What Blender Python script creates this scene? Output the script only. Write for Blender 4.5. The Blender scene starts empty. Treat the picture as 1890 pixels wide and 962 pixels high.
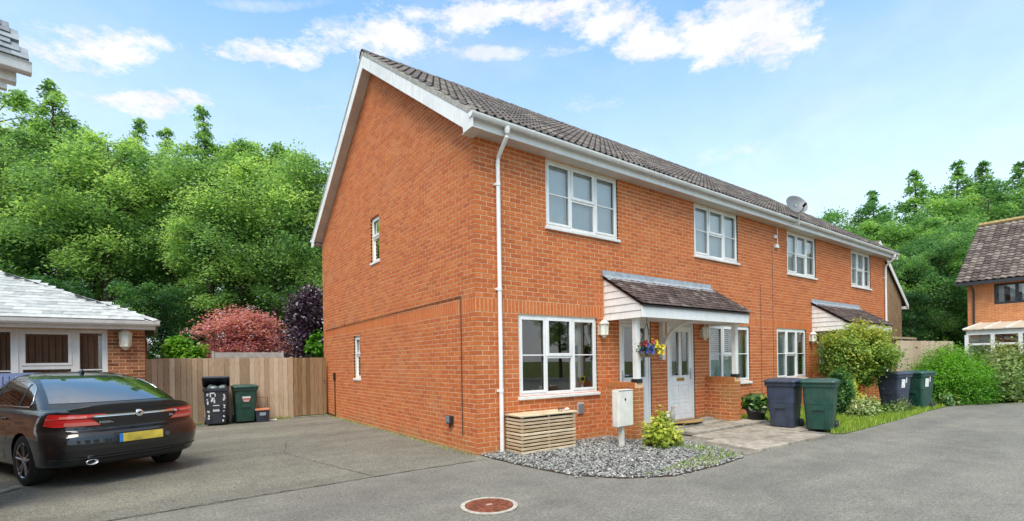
import bpy, bmesh, math, random
import numpy as np
from mathutils import Vector, Matrix
R_ = math.radians
random.seed(7)
SC = bpy.context.scene
COL = SC.collection

# ------------------------------------------------------------------ camera
cam = bpy.data.cameras.new("camera")
cam.sensor_width = 36.0
cam.lens = 17.32
cam.shift_y = 0.0988
cam.clip_start = 0.05
cam.clip_end = 2000
camo = bpy.data.objects.new("camera", cam)
COL.objects.link(camo)
_r = Vector((0.80840579, -0.58841598, -0.01570732))
_u = Vector((0.01269945, -0.00924358, 0.99987663))
_f = Vector((0.58848858, 0.80850553, 0.0))
CAM = Vector((-4.00685, -6.42812, 1.43))
camo.matrix_world = Matrix(((_r.x, _u.x, -_f.x, CAM.x), (_r.y, _u.y, -_f.y, CAM.y), (_r.z, _u.z, -_f.z, CAM.z), (0, 0, 0, 1)))
SC.camera = camo

# ------------------------------------------------------------------ light
SUN_EL, SUN_AZ = R_(58), R_(227)      # azimuth clockwise from +Y
SC.view_settings.view_transform = 'Standard'
SC.view_settings.look = 'None'
SC.view_settings.exposure = 1.05
SC.view_settings.gamma = 1.0
SC.view_settings.use_curve_mapping = False
sun = bpy.data.lights.new("sun", 'SUN')
sun.energy = 2.2
sun.angle = R_(34)
sun.color = (1.0, 0.95, 0.86)
suno = bpy.data.objects.new("sun", sun)
COL.objects.link(suno)
sd = Vector((math.sin(SUN_AZ) * math.cos(SUN_EL), math.cos(SUN_AZ) * math.cos(SUN_EL), math.sin(SUN_EL)))
suno.rotation_euler = sd.to_track_quat('Z', 'Y').to_euler()
suno.location = (0, 0, 30)

W = bpy.data.worlds.new("World")
SC.world = W
W.use_nodes = True
WN, WL = W.node_tree.nodes, W.node_tree.links
WN.clear()


def wmath(op, a, b=None, c=None, clamp=False):
    n = WN.new('ShaderNodeMath')
    n.operation = op
    n.use_clamp = clamp
    for i, v in enumerate((a, b, c)):
        if v is None:
            continue
        if isinstance(v, (int, float)):
            n.inputs[i].default_value = v
        else:
            WL.new(v, n.inputs[i])
    return n.outputs[0]


def build_world():
    out = WN.new('ShaderNodeOutputWorld')
    bg = WN.new('ShaderNodeBackground')
    bg.inputs['Strength'].default_value = 0.15
    sky = WN.new('ShaderNodeTexSky')
    sky.sky_type = 'NISHITA'
    sky.sun_disc = False
    sky.sun_elevation = SUN_EL
    sky.sun_rotation = SUN_AZ
    sky.air_density = 1.0
    sky.dust_density = 0.6
    sky.ozone_density = 1.3
    tc = WN.new('ShaderNodeTexCoord')
    sep = WN.new('ShaderNodeSeparateXYZ')
    WL.new(tc.outputs['Generated'], sep.inputs[0])
    az = wmath('ARCTAN2', sep.outputs[0], sep.outputs[1])
    el = wmath('ARCSINE', sep.outputs[2])

    def noise(scale, detail=6, rough=.6, stretch=2.2, off=0.0):
        mp = WN.new('ShaderNodeMapping')
        mp.inputs['Scale'].default_value = (1, 1, stretch)
        mp.inputs['Location'].default_value = (off, off * .7, 0)
        WL.new(tc.outputs['Generated'], mp.inputs['Vector'])
        n = WN.new('ShaderNodeTexNoise')
        n.inputs['Scale'].default_value = scale
        n.inputs['Detail'].default_value = detail
        n.inputs['Roughness'].default_value = rough
        WL.new(mp.outputs[0], n.inputs['Vector'])
        return n.outputs['Fac']
    n1 = noise(10, 9, .70, 2.2)
    n2 = noise(3.0, 7, .6, 2.6, 4.1)
    n3 = noise(14, 6, .6, 1.5, 9.0)
    dis = wmath('MULTIPLY', wmath('SUBTRACT', n1, .5), 5.4)
    clouds = [(-0.071, 0.457, 0.097, 0.026, 1.0), (0.011, 0.412, 0.069, 0.018, 1.0), (0.214, 0.525, 0.119, 0.02, 1.0), (0.376, 0.566, 0.113, 0.029, 1.0), (0.569, 0.611, 0.163, 0.022, 1.0), (0.819, 0.597, 0.116, 0.028, 1.0), (0.623, 0.56, 0.142, 0.011, 0.8), (0.912, 0.548, 0.076, 0.021, 1.0), (1.066, 0.532, 0.131, 0.041, 1.0), (1.076, 0.572, 0.072, 0.011, 0.9), (1.118, 0.491, 0.039, 0.019, 0.8), (0.795, 0.474, 0.101, 0.014, 0.6), (0.25, 0.45, 0.062, 0.009, 0.5), (0.95, 0.438, 0.04, 0.006, 0.5), (1.098, 0.34, 0.261, 0.043, 0.6), (-0.115, 0.391, 0.057, 0.017, 0.6), (0.183, 0.583, 0.08, 0.007, 0.5), (-0.137, 0.435, 0.034, 0.029, 0.8), (0.296, 0.578, 0.039, 0.01, 0.7), (1.208, 0.507, 0.023, 0.014, 0.4)]
    # the same kind of cloud carries on round the rest of the sky
    rg = random.Random(3)
    for k in range(16):
        clouds.append((1.6 + 4.3 * (k + rg.random()) / 16 - (6.283 if 1.6 + 4.3 * (k + .5) / 16 > 3.14 else 0), rg.uniform(.3, .9), rg.uniform(.08, .2), rg.uniform(.02, .05), .9))
    dens = None
    for a, e, ra, re, s in clouds:
        # flat layered clouds: level bases foreshortened the way a distant layer is
        k = -math.sin(e) * math.cos(e) * math.tan(a - .63) if abs(a - .63) < 1.0 else 0.0
        d0 = wmath('SUBTRACT', az, a)
        da = wmath('MULTIPLY', d0, 1.0 / (ra * 1.2))
        de = wmath('MULTIPLY', wmath('SUBTRACT', wmath('SUBTRACT', el, e), wmath('MULTIPLY', d0, k)), 1.0 / (re * 1.25))
        r2 = wmath('ADD', wmath('MULTIPLY', da, da), wmath('MULTIPLY', de, de))
        v = wmath('SUBTRACT', wmath('ADD', 1.0, dis), r2)
        v = wmath('MULTIPLY', v, 1.1 * s, clamp=True)
        v = wmath('MULTIPLY', v, s)
        dens = v if dens is None else wmath('MAXIMUM', dens, v)
    thin = wmath('MULTIPLY', wmath('SUBTRACT', n2, .47), 1.6, clamp=True)
    low = wmath('SUBTRACT', 1.0, wmath('MULTIPLY', el, 1.65), clamp=True)
    # the broken soft cloud cover overhead that gives the photograph its shadowless light
    over = wmath('MULTIPLY', wmath('SUBTRACT', el, .66), 3.2, clamp=True)
    thin = wmath('ADD', wmath('ADD', wmath('MULTIPLY', thin, .55), wmath('MULTIPLY', low, 1.2)), wmath('MULTIPLY', over, wmath('ADD', .45, wmath('MULTIPLY', n2, .8))))
    tot = wmath('MAXIMUM', dens, wmath('MULTIPLY', thin, .8, clamp=True), clamp=True)
    ramp = WN.new('ShaderNodeValToRGB')
    ramp.color_ramp.elements[0].position = .3
    ramp.color_ramp.elements[0].color = (2.95, 2.95, 3.2, 1)
    ramp.color_ramp.elements[1].position = .62
    ramp.color_ramp.elements[1].color = (3.35, 3.42, 3.5, 1)
    WL.new(n3, ramp.inputs[0])
    tint = WN.new('ShaderNodeMixRGB')
    tint.blend_type = 'MULTIPLY'
    tint.inputs[0].default_value = 1
    tint.inputs[2].default_value = (.98, 1.20, 1.13, 1)
    WL.new(sky.outputs[0], tint.inputs[1])
    mix = WN.new('ShaderNodeMixRGB')
    WL.new(tot, mix.inputs[0])
    WL.new(tint.outputs[0], mix.inputs[1])
    WL.new(ramp.outputs[0], mix.inputs[2])
    WL.new(mix.outputs[0], bg.inputs['Color'])
    WL.new(bg.outputs[0], out.inputs[0])


build_world()


# ------------------------------------------------------------------ materials
def new_mat(name):
    m = bpy.data.materials.new(name)
    m.use_nodes = True
    nt = m.node_tree
    nt.nodes.clear()
    o = nt.nodes.new('ShaderNodeOutputMaterial')
    p = nt.nodes.new('ShaderNodeBsdfPrincipled')
    nt.links.new(p.outputs[0], o.inputs[0])
    return m, nt, p, o


def tex(nt, kind, scale, coord='Object', stretch=None, **kw):
    tc = nt.nodes.new('ShaderNodeTexCoord')
    src = tc.outputs[coord]
    if coord == 'World':
        pass
    if stretch:
        mp = nt.nodes.new('ShaderNodeMapping')
        mp.inputs['Scale'].default_value = stretch
        nt.links.new(src, mp.inputs[0])
        src = mp.outputs[0]
    n = nt.nodes.new(kind)
    n.inputs['Scale'].default_value = scale
    for k, v in kw.items():
        n.inputs[k].default_value = v
    nt.links.new(src, n.inputs['Vector'])
    return n


def wpos(nt, scale, kind='ShaderNodeTexNoise', stretch=None, **kw):
    g = nt.nodes.new('ShaderNodeNewGeometry')
    src = g.outputs['Position']
    if stretch:
        mp = nt.nodes.new('ShaderNodeMapping')
        mp.inputs['Scale'].default_value = stretch
        nt.links.new(src, mp.inputs[0])
        src = mp.outputs[0]
    n = nt.nodes.new(kind)
    n.inputs['Scale'].default_value = scale
    for k, v in kw.items():
        n.inputs[k].default_value = v
    nt.links.new(src, n.inputs['Vector'])
    return n


def ramp(nt, fac, stops):
    r = nt.nodes.new('ShaderNodeValToRGB')
    el = r.color_ramp.elements
    while len(el) < len(stops):
        el.new(.5)
    for e, (p, c) in zip(el, stops):
        e.position = p
        e.color = (*c, 1)
    nt.links.new(fac, r.inputs[0])
    return r.outputs[0]


def mixc(nt, fac, a, b, mode='MIX'):
    m = nt.nodes.new('ShaderNodeMixRGB')
    m.blend_type = mode
    for i, v in ((0, fac), (1, a), (2, b)):
        if isinstance(v, (int, float)):
            m.inputs[i].default_value = v
        elif isinstance(v, tuple):
            m.inputs[i].default_value = (*v, 1)
        else:
            nt.links.new(v, m.inputs[i])
    return m.outputs[0]


def mth(nt, op, a, b=0.0, clamp=False):
    m = nt.nodes.new('ShaderNodeMath')
    m.operation = op
    m.use_clamp = clamp
    for i, v in ((0, a), (1, b)):
        if isinstance(v, (int, float)):
            m.inputs[i].default_value = v
        else:
            nt.links.new(v, m.inputs[i])
    return m.outputs[0]


def bump(nt, p, h, strength=.3, dist=.01):
    b = nt.nodes.new('ShaderNodeBump')
    b.inputs['Strength'].default_value = strength
    b.inputs['Distance'].default_value = dist
    nt.links.new(h, b.inputs['Height'])
    nt.links.new(b.outputs[0], p.inputs['Normal'])


def sc(c, k):
    return tuple(min(1, x * k) for x in c)


def mat(name, col, rough=.6, var=.2, scale=12, bmp=0, metal=0.0, spec=.5, coat=0.0, dirt=0.0, stretch=None):
    m, nt, p, o = new_mat(name)
    n = wpos(nt, scale, Detail=5.0, stretch=stretch)
    c = ramp(nt, n.outputs['Fac'], [(.3, sc(col, 1 - var)), (.7, sc(col, 1 + var))])
    if dirt:
        d = wpos(nt, 2.3, Detail=8.0, Roughness=.7)
        f = ramp(nt, d.outputs['Fac'], [(.45, (0, 0, 0)), (.75, (dirt, dirt, dirt))])
        c = mixc(nt, f, c, (.16, .15, .11))
    nt.links.new(c, p.inputs['Base Color'])
    p.inputs['Roughness'].default_value = rough
    p.inputs['Metallic'].default_value = metal
    p.inputs['Specular IOR Level'].default_value = spec
    p.inputs['Coat Weight'].default_value = coat
    if bmp:
        b = wpos(nt, scale * 6, Detail=4.0)
        bump(nt, p, b.outputs['Fac'], bmp, .01)
    return m


def tint_mat(name, stops, rough=.8, var=.15, scale=30, bmp=.3, spec=.3, stain=None, stretch=None, damp=None):
    """colour picked per piece by the face attribute tint, with grain on top"""
    m, nt, p, o = new_mat(name)
    a = nt.nodes.new('ShaderNodeAttribute')
    a.attribute_name = 'tint'
    c = ramp(nt, a.outputs['Fac'], stops)
    n = wpos(nt, scale, Detail=5.0, stretch=stretch)
    g = ramp(nt, n.outputs['Fac'], [(.3, (1 - var,) * 3), (.7, (1 + var,) * 3)])
    c = mixc(nt, 1.0, c, g, 'MULTIPLY')
    if stain:
        for (col, sc_, lo, hi, amt) in stain:
            d = wpos(nt, sc_, Detail=7.0, Roughness=.65)
            f = ramp(nt, d.outputs['Fac'], [(lo, (0, 0, 0)), (hi, (amt, amt, amt))])
            c = mixc(nt, f, c, col)
    if damp:
        # earth splashed and green growth on the foot of the wall
        g = nt.nodes.new('ShaderNodeNewGeometry')
        sp = nt.nodes.new('ShaderNodeSeparateXYZ')
        nt.links.new(g.outputs['Position'], sp.inputs[0])
        d = wpos(nt, 2.2, Detail=7.0, Roughness=.7)
        h = mth(nt, 'ADD', mth(nt, 'SUBTRACT', damp, sp.outputs[2]), mth(nt, 'MULTIPLY', mth(nt, 'SUBTRACT', d.outputs['Fac'], .5), 1.1))
        c = mixc(nt, mth(nt, 'MULTIPLY', mth(nt, 'MULTIPLY', h, 2.2, True), .75), c, (.30, .20, .085))
    nt.links.new(c, p.inputs['Base Color'])
    p.inputs['Roughness'].default_value = rough
    p.inputs['Specular IOR Level'].default_value = spec
    if bmp:
        b = wpos(nt, scale * 4, Detail=5.0)
        bump(nt, p, b.outputs['Fac'], bmp, .008)
    return m


def leaf_mat(name, stops, trans=.35, rough=.5, spec=.35):
    m, nt, p, o = new_mat(name)
    a = nt.nodes.new('ShaderNodeAttribute')
    a.attribute_name = 'tint'
    oi = nt.nodes.new('ShaderNodeObjectInfo')
    f = mth(nt, 'ADD', a.outputs['Fac'], mth(nt, 'MULTIPLY', mth(nt, 'SUBTRACT', oi.outputs['Random'], .5), .3), True)
    c = ramp(nt, f, stops)
    nt.links.new(c, p.inputs['Base Color'])
    p.inputs['Roughness'].default_value = rough
    p.inputs['Specular IOR Level'].default_value = spec
    t = nt.nodes.new('ShaderNodeBsdfTranslucent')
    nt.links.new(mixc(nt, 1.0, c, (1.5, 1.5, .8), 'MULTIPLY'), t.inputs[0])
    mx = nt.nodes.new('ShaderNodeMixShader')
    mx.inputs[0].default_value = trans
    nt.links.new(p.outputs[0], mx.inputs[1])
    nt.links.new(t.outputs[0], mx.inputs[2])
    nt.links.new(mx.outputs[0], o.inputs[0])
    return m


def glass_mat(name, tint=(.9, .95, .95), ior=1.55, base=.04):
    m, nt, p, o = new_mat(name)
    nt.nodes.remove(p)
    tr = nt.nodes.new('ShaderNodeBsdfTransparent')
    tr.inputs[0].default_value = (*tint, 1)
    gl = nt.nodes.new('ShaderNodeBsdfGlossy')
    gl.inputs['Roughness'].default_value = .0
    gl.inputs[0].default_value = (1, 1, 1, 1)
    fr = nt.nodes.new('ShaderNodeFresnel')
    fr.inputs[0].default_value = ior
    f = mth(nt, 'ADD', fr.outputs[0], base, True)
    nz = wpos(nt, 1.6, Detail=1.0)
    b = nt.nodes.new('ShaderNodeBump')
    b.inputs['Strength'].default_value = .02
    b.inputs['Distance'].default_value = .05
    nt.links.new(nz.outputs['Fac'], b.inputs['Height'])
    nt.links.new(b.outputs[0], gl.inputs['Normal'])
    mx = nt.nodes.new('ShaderNodeMixShader')
    nt.links.new(f, mx.inputs[0])
    nt.links.new(tr.outputs[0], mx.inputs[1])
    nt.links.new(gl.outputs[0], mx.inputs[2])
    nt.links.new(mx.outputs[0], o.inputs[0])
    return m


def plain(name, col, rough=.4, metal=0.0, spec=.5, coat=0.0, alpha=None):
    m, nt, p, o = new_mat(name)
    p.inputs['Base Color'].default_value = (*col, 1)
    p.inputs['Roughness'].default_value = rough
    p.inputs['Metallic'].default_value = metal
    p.inputs['Specular IOR Level'].default_value = spec
    p.inputs['Coat Weight'].default_value = coat
    return m


BRICK_STOPS = [(0.0, (.44, .115, .041)), (.2, (.49, .129, .041)), (.6, (.53, .146, .044)), (.9, (.56, .168, .054)), (1.0, (.50, .160, .060))]
MAT = {}
MAT['brick'] = tint_mat('brick', BRICK_STOPS, .85, .16, 24, .35, .2, stain=[((.42, .21, .085), .55, .56, .78, .35), ((.58, .27, .13), 1.1, .55, .8, .30)], damp=.22)
MAT['pier_brick'] = tint_mat('pier_brick', BRICK_STOPS, .85, .2, 24, .35, .2, stain=[((.26, .17, .06), 1.6, .40, .64, .6)], damp=.3)
MAT['brown_brick'] = tint_mat('brown_brick', [(0, (.20, .075, .04)), (.5, (.36, .13, .06)), (1, (.44, .20, .10))], .85, .25, 20, .35, .2)
MAT['mortar'] = mat('mortar', (.70, .45, .26), .9, .18, 9, .2, spec=.1)
MAT['white'] = mat('white_upvc', (.79, .785, .76), .35, .05, 3, 0, dirt=.2, stretch=(3, 3, .6))
MAT['white_paint'] = mat('white_paint', (.76, .745, .71), .5, .07, 4, .05, dirt=.32, stretch=(3, 3, .6))
MAT['soffit'] = mat('soffit', (.60, .55, .49), .6, .06, 4, 0, dirt=.3)
MAT['glass'] = glass_mat('window_glass', base=.10)
MAT['dark'] = mat('dark_interior', (.035, .035, .035), .9, .4, 2)
MAT['floor'] = mat('indoor_floor', (.12, .09, .06), .7, .3, 3)
MAT['net'] = mat('net_curtain', (.72, .76, .76), .9, .1, 30, 0, stretch=(6, 6, .2))
MAT['curtain'] = mat('curtain', (.62, .58, .50), .9, .2, 30, 0, stretch=(5, 5, .2))
MAT['brown_blind'] = mat('brown_blind', (.16, .085, .05), .8, .5, 14, 0, stretch=(6, 6, .15))
MAT['tile'] = tint_mat('roof_tile', [(0, (.062, .052, .048)), (.5, (.100, .084, .078)), (.85, (.135, .114, .102)), (1, (.19, .17, .14))], .75, .3, 14, .5, .35, stain=[((.27, .23, .15), 3.2, .55, .8, .5)])
MAT['porch_tile'] = tint_mat('porch_tile', [(0, (.045, .032, .028)), (.5, (.080, .055, .048)), (.9, (.12, .086, .075)), (1, (.20, .17, .145))], .8, .3, 20, .5, .3, stain=[((.25, .21, .15), 9, .58, .8, .5)])
MAT['rh_tile'] = tint_mat('brown_tile', [(0, (.065, .050, .042)), (.5, (.130, .100, .084)), (1, (.22, .18, .15))], .8, .3, 10, .5, .3)
MAT['slate'] = tint_mat('slate', [(0, (.33, .34, .33)), (.5, (.43, .44, .425)), (1, (.52, .53, .51))], .45, .2, 9, .3, .4, stain=[((.20, .20, .15), 2.0, .52, .8, .5)])
MAT['lead'] = mat('lead', (.30, .33, .36), .5, .2, 8, .1, spec=.5)
MAT['fence'] = tint_mat('fence_wood', [(0, (.30, .205, .13)), (.5, (.44, .32, .215)), (1, (.56, .44, .31))], .85, .18, 11, .3, .15, stretch=(9, 9, .5), stain=[((.15, .17, .07), .9, .55, .85, .45)])
MAT['gate'] = tint_mat('gate_wood', [(0, (.18, .11, .055)), (.5, (.27, .17, .09)), (1, (.34, .225, .13))], .85, .28, 7, .3, .15, stretch=(9, 9, .5))
MAT['slatwood'] = tint_mat('slat_wood', [(0, (.46, .32, .19)), (1, (.70, .55, .37))], .8, .3, 9, .3, .2, stretch=(.6, .6, 9))
MAT['greywood'] = tint_mat('grey_wood', [(0, (.30, .28, .25)), (1, (.46, .43, .39))], .8, .2, 9, .2, .2)
MAT['black_plastic'] = mat('black_plastic', (.022, .024, .028), .45, .3, 10, .05)
MAT['trim_black'] = plain('trim_black', (.01, .01, .011), .35)
MAT['bin_blue'] = mat('bin_blue_grey', (.034, .046, .078), .45, .25, 6, .06, dirt=.15)
MAT['bin_green'] = mat('bin_green', (.012, .062, .045), .42, .25, 6, .06, dirt=.25)
MAT['bin_black'] = mat('bin_black', (.022, .028, .045), .45, .25, 6, .06, dirt=.25)
MAT['lantern_cream'] = mat('lantern_cream', (.72, .68, .56), .4, .08, 9, 0, dirt=.3)
MAT['frosted'] = plain('frosted_glass', (.75, .74, .66), .25)
MAT['brass'] = plain('brass', (.55, .38, .15), .35, 1.0)
MAT['chrome'] = plain('chrome', (.85, .86, .87), .12, 1.0)
MAT['steel'] = plain('steel', (.5, .5, .5), .4, 1.0)
MAT['bark'] = mat('bark', (.10, .075, .055), .9, .4, 10, .6, spec=.1, stretch=(3, 3, .5))
MAT['red_flower'] = plain('red_flower', (.50, .05, .07), .6)
MAT['yellow_flower'] = plain('yellow_flower', (.85, .68, .02), .6)
MAT['blue_flower'] = plain('blue_flower', (.09, .12, .42), .6)
MAT['flower_eye'] = plain('flower_eye', (.08, .04, .01), .8)
MAT['wicker'] = mat('wicker', (.36, .25, .13), .85, .4, 60, .4)
MAT['cream_box'] = mat('cream_box', (.72, .69, .62), .55, .08, 6, .05, dirt=.3)
MAT['bright_blind'] = mat('sky_bright_blind', (.80, .82, .80), .9, .04, 3)
MAT['sticker'] = mat('sticker', (.72, .72, .70), .6, .25, 40)
MAT['sticker_red'] = plain('sticker_red', (.55, .10, .09), .6)
MAT['orange'] = mat('orange_lid', (.65, .25, .12), .5, .2, 10)
MAT['blue_paint'] = mat('blue_paint', (.20, .26, .46), .6, .15, 10)
MAT['coir'] = mat('coir', (.38, .24, .09), .95, .3, 60, .5)
MAT['soil'] = mat('soil', (.07, .05, .035), .95, .4, 12, .5, spec=.1)
MAT['anthracite'] = plain('anthracite_frame', (.03, .032, .036), .45)
MAT['poly'] = mat('polycarbonate', (.56, .50, .40), .3, .1, 3)


def tarmac_mat():
    m, nt, p, o = new_mat('tarmac')
    fine = wpos(nt, 130, Detail=3.0, Roughness=.7)
    c = ramp(nt, fine.outputs['Fac'], [(.32, (.060, .058, .053)), (.5, (.178, .171, .153)), (.68, (.36, .348, .312))])
    mid = wpos(nt, 30, Detail=6.0, Roughness=.8)
    c = mixc(nt, 1.0, c, ramp(nt, mid.outputs['Fac'], [(.34, (.52, .52, .52)), (.66, (1.48, 1.47, 1.44))]), 'MULTIPLY')
    big = wpos(nt, .55, Detail=8.0, Roughness=.68)
    c = mixc(nt, 1.0, c, ramp(nt, big.outputs['Fac'], [(.28, (.80, .80, .80)), (.5, (1.0, 1.0, .98)), (.74, (1.20, 1.18, 1.13))]), 'MULTIPLY')
    pat = wpos(nt, 3.2, Detail=7.0, Roughness=.7)
    c = mixc(nt, 1.0, c, ramp(nt, pat.outputs['Fac'], [(.33, (.84, .84, .83)), (.62, (1.07, 1.07, 1.06))]), 'MULTIPLY')
    # hair cracks
    wob = wpos(nt, 1.6, Detail=4.0)
    cr = nt.nodes.new('ShaderNodeTexVoronoi')
    cr.feature = 'DISTANCE_TO_EDGE'
    cr.inputs['Scale'].default_value = .3
    g0 = nt.nodes.new('ShaderNodeNewGeometry')
    ad = nt.nodes.new('ShaderNodeVectorMath')
    ad.operation = 'ADD'
    nt.links.new(g0.outputs['Position'], ad.inputs[0])
    nt.links.new(wob.outputs['Color'], ad.inputs[1])
    nt.links.new(ad.outputs[0], cr.inputs['Vector'])
    cf = ramp(nt, cr.outputs['Distance'], [(.0, (.22, .22, .22)), (.003, (0, 0, 0))])
    c = mixc(nt, cf, c, (.05, .048, .042))
    # wheel-worn lanes along the road and damp darker streaks
    st = wpos(nt, .9, Detail=5.0, stretch=(.25, 1.6, 1))
    c = mixc(nt, 1.0, c, ramp(nt, st.outputs['Fac'], [(.35, (.86, .86, .87)), (.65, (1.1, 1.1, 1.08))]), 'MULTIPLY')
    moss = wpos(nt, 1.5, Detail=7.0, Roughness=.7)
    c = mixc(nt, ramp(nt, moss.outputs['Fac'], [(.66, (0, 0, 0)), (.8, (.4, .4, .4))]), c, (.17, .15, .08))
    nt.links.new(c, p.inputs['Base Color'])
    rr = ramp(nt, big.outputs['Fac'], [(.3, (.62,) * 3), (.7, (.85,) * 3)])
    nt.links.new(rr, p.inputs['Roughness'])
    p.inputs['Specular IOR Level'].default_value = .35
    bump(nt, p, fine.outputs['Fac'], .55, .006)
    return m


MAT['tarmac'] = tarmac_mat()


def tarmac_variant(name, k):
    m = MAT['tarmac'].copy()
    m.name = name
    nt = m.node_tree
    p = [n for n in nt.nodes if n.type == 'BSDF_PRINCIPLED'][0]
    src = p.inputs['Base Color'].links[0].from_socket
    nt.links.new(mixc(nt, 1.0, src, k, 'MULTIPLY'), p.inputs['Base Color'])
    return m


MAT['tarmac_drive'] = tarmac_variant('tarmac_drive', (.93, .93, .88))
MAT['seam'] = mat('tar_seam', (.085, .080, .072), .7, .4, 20, .3)
MAT['concrete'] = mat('concrete', (.36, .34, .30), .85, .25, 7, .25, dirt=.4)
MAT['slab'] = tint_mat('paving_slab', [(0, (.27, .235, .19)), (1, (.38, .335, .275))], .85, .3, 9, .35, .2, stain=[((.11, .085, .06), 1.8, .5, .75, .6)])
MAT['path_bed'] = mat('path_bed', (.20, .18, .15), .9, .35, 9, .4, dirt=.3)
MAT['grass_soil'] = mat('grass_soil', (.10, .12, .03), .95, .4, 5, .4, spec=.1)
MAT['rust'] = mat('rusty_iron', (.20, .065, .035), .8, .45, 26, .5, spec=.3)


# ------------------------------------------------------------------ mesh builder
class MB:
    def __init__(s):
        s.v, s.f, s.t = [], [], []

    def add(s, v, f, tint=0.5):
        b = len(s.v)
        s.v += [tuple(p) for p in v]
        s.f += [tuple(i + b for i in q) for q in f]
        s.t += [tint] * len(f)
        return s

    def box(s, x0, x1, y0, y1, z0, z1, tint=.5):
        return s.add([(x0, y0, z0), (x1, y0, z0), (x1, y1, z0), (x0, y1, z0), (x0, y0, z1), (x1, y0, z1), (x1, y1, z1), (x0, y1, z1)],
                     [(0, 3, 2, 1), (4, 5, 6, 7), (0, 1, 5, 4), (1, 2, 6, 5), (2, 3, 7, 6), (3, 0, 4, 7)], tint)

    def quad(s, a, b, c, d, tint=.5):
        return s.add([a, b, c, d], [(0, 1, 2, 3)], tint)

    def prism(s, poly, ext, tint=.5):
        n = len(poly)
        e = Vector(ext)
        v = [Vector(p) for p in poly] + [Vector(p) + e for p in poly]
        return s.add(v, [tuple(range(n - 1, -1, -1)), tuple(range(n, 2 * n))] + [(i, (i + 1) % n, n + (i + 1) % n, n + i) for i in range(n)], tint)

    def tube(s, pts, r, n=8, cap=True, tint=.5):
        pts = [Vector(p) for p in pts]
        rs = r if isinstance(r, (list, tuple)) else [r] * len(pts)
        v, f = [], []
        for i, p in enumerate(pts):
            d = (pts[min(i + 1, len(pts) - 1)] - pts[max(i - 1, 0)])
            d = d.normalized() if d.length > 1e-9 else Vector((0, 0, 1))
            a = d.cross(Vector((0, 0, 1)) if abs(d.z) < .95 else Vector((1, 0, 0))).normalized()
            b = d.cross(a)
            for k in range(n):
                t = 2 * math.pi * k / n
                v.append(p + (a * math.cos(t) + b * math.sin(t)) * rs[i])
        for i in range(len(pts) - 1):
            for k in range(n):
                f.append((i * n + k, i * n + (k + 1) % n, (i + 1) * n + (k + 1) % n, (i + 1) * n + k))
        if cap:
            f.append(tuple(range(n - 1, -1, -1)))
            f.append(tuple(range((len(pts) - 1) * n, len(pts) * n)))
        return s.add(v, f, tint)

    def lathe(s, prof, n=16, c=(0, 0, 0), axis='z', tint=.5, sx=1, sy=1):
        v, f = [], []
        for (r, z) in prof:
            for k in range(n):
                t = 2 * math.pi * k / n
                x, y = r * math.cos(t) * sx, r * math.sin(t) * sy
                p = {'z': (x, y, z), 'y': (x, z, y), 'x': (z, x, y)}[axis]
                v.append((p[0] + c[0], p[1] + c[1], p[2] + c[2]))
        m = len(prof)
        for i in range(m - 1):
            for k in range(n):
                f.append((i * n + k, i * n + (k + 1) % n, (i + 1) * n + (k + 1) % n, (i + 1) * n + k))
        f.append(tuple(range(n - 1, -1, -1)))
        f.append(tuple(range((m - 1) * n, m * n)))
        return s.add(v, f, tint)

    def mesh(s, name, mt, smooth=False, tint=False):
        me = bpy.data.meshes.new(name)
        me.from_pydata(s.v, [], s.f)
        if mt is not None:
            me.materials.append(mt)
        if tint:
            a = me.attributes.new('tint', 'FLOAT', 'FACE')
            a.data.foreach_set('value', s.t)
        if smooth:
            me.polygons.foreach_set('use_smooth', [True] * len(me.polygons))
        me.update()
        return me

    def build(s, name, mt, parent=None, smooth=False, tint=False, bevel=0, loc=None):
        if isinstance(mt, str):
            mt = MAT[mt]
        o = bpy.data.objects.new(name, s.mesh(name, mt, smooth, tint))
        COL.objects.link(o)
        if parent:
            o.parent = parent
        if loc:
            o.location = loc
        if bevel:
            bv = o.modifiers.new('bevel', 'BEVEL')
            bv.width = bevel
            bv.segments = 2
            bv.limit_method = 'ANGLE'
            bv.angle_limit = R_(40)
        return o


def put(name, me, parent=None, loc=(0, 0, 0), rot=(0, 0, 0), scale=None):
    o = bpy.data.objects.new(name, me)
    COL.objects.link(o)
    if parent:
        o.parent = parent
    o.location = loc
    o.rotation_euler = rot
    if scale:
        o.scale = scale
    return o


def thing(name, label, cat, loc=(0, 0, 0), rz=0.0, group=None):
    o = bpy.data.objects.new(name, None)
    o.empty_display_size = .2
    COL.objects.link(o)
    o.location = loc
    o.rotation_euler = (0, 0, rz)
    return tag(o, label, cat, group)


def tag(o, label, cat, group=None):
    o['label'] = label
    o['category'] = cat
    if group:
        o['group'] = group
    return o


def struct(o):
    o['kind'] = 'structure'
    return o


def stuff(o):
    o['kind'] = 'stuff'
    return o


def copy_tree(o, parent=None):
    c = o.copy()
    COL.objects.link(c)
    if parent:
        c.parent = parent
    for ch in list(o.children):
        copy_tree(ch, c)
    return c


class Fr:
    """a wall frame: u along the wall, d outwards, z up"""
    def __init__(s, O, U, N):
        s.O, s.U, s.N = Vector(O), Vector(U), Vector(N)
        s.rot = math.atan2(s.U.y, s.U.x)

    def p(s, u, d, z):
        return s.O + s.U * u + s.N * d + Vector((0, 0, z))

    def box(s, mb, u0, u1, d0, d1, z0, z1, tint=.5):
        P = s.p
        mb.add([P(u0, d0, z0), P(u1, d0, z0), P(u1, d1, z0), P(u0, d1, z0), P(u0, d0, z1), P(u1, d0, z1), P(u1, d1, z1), P(u0, d1, z1)],
               [(0, 3, 2, 1), (4, 5, 6, 7), (0, 1, 5, 4), (1, 2, 6, 5), (2, 3, 7, 6), (3, 0, 4, 7)], tint)


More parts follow.
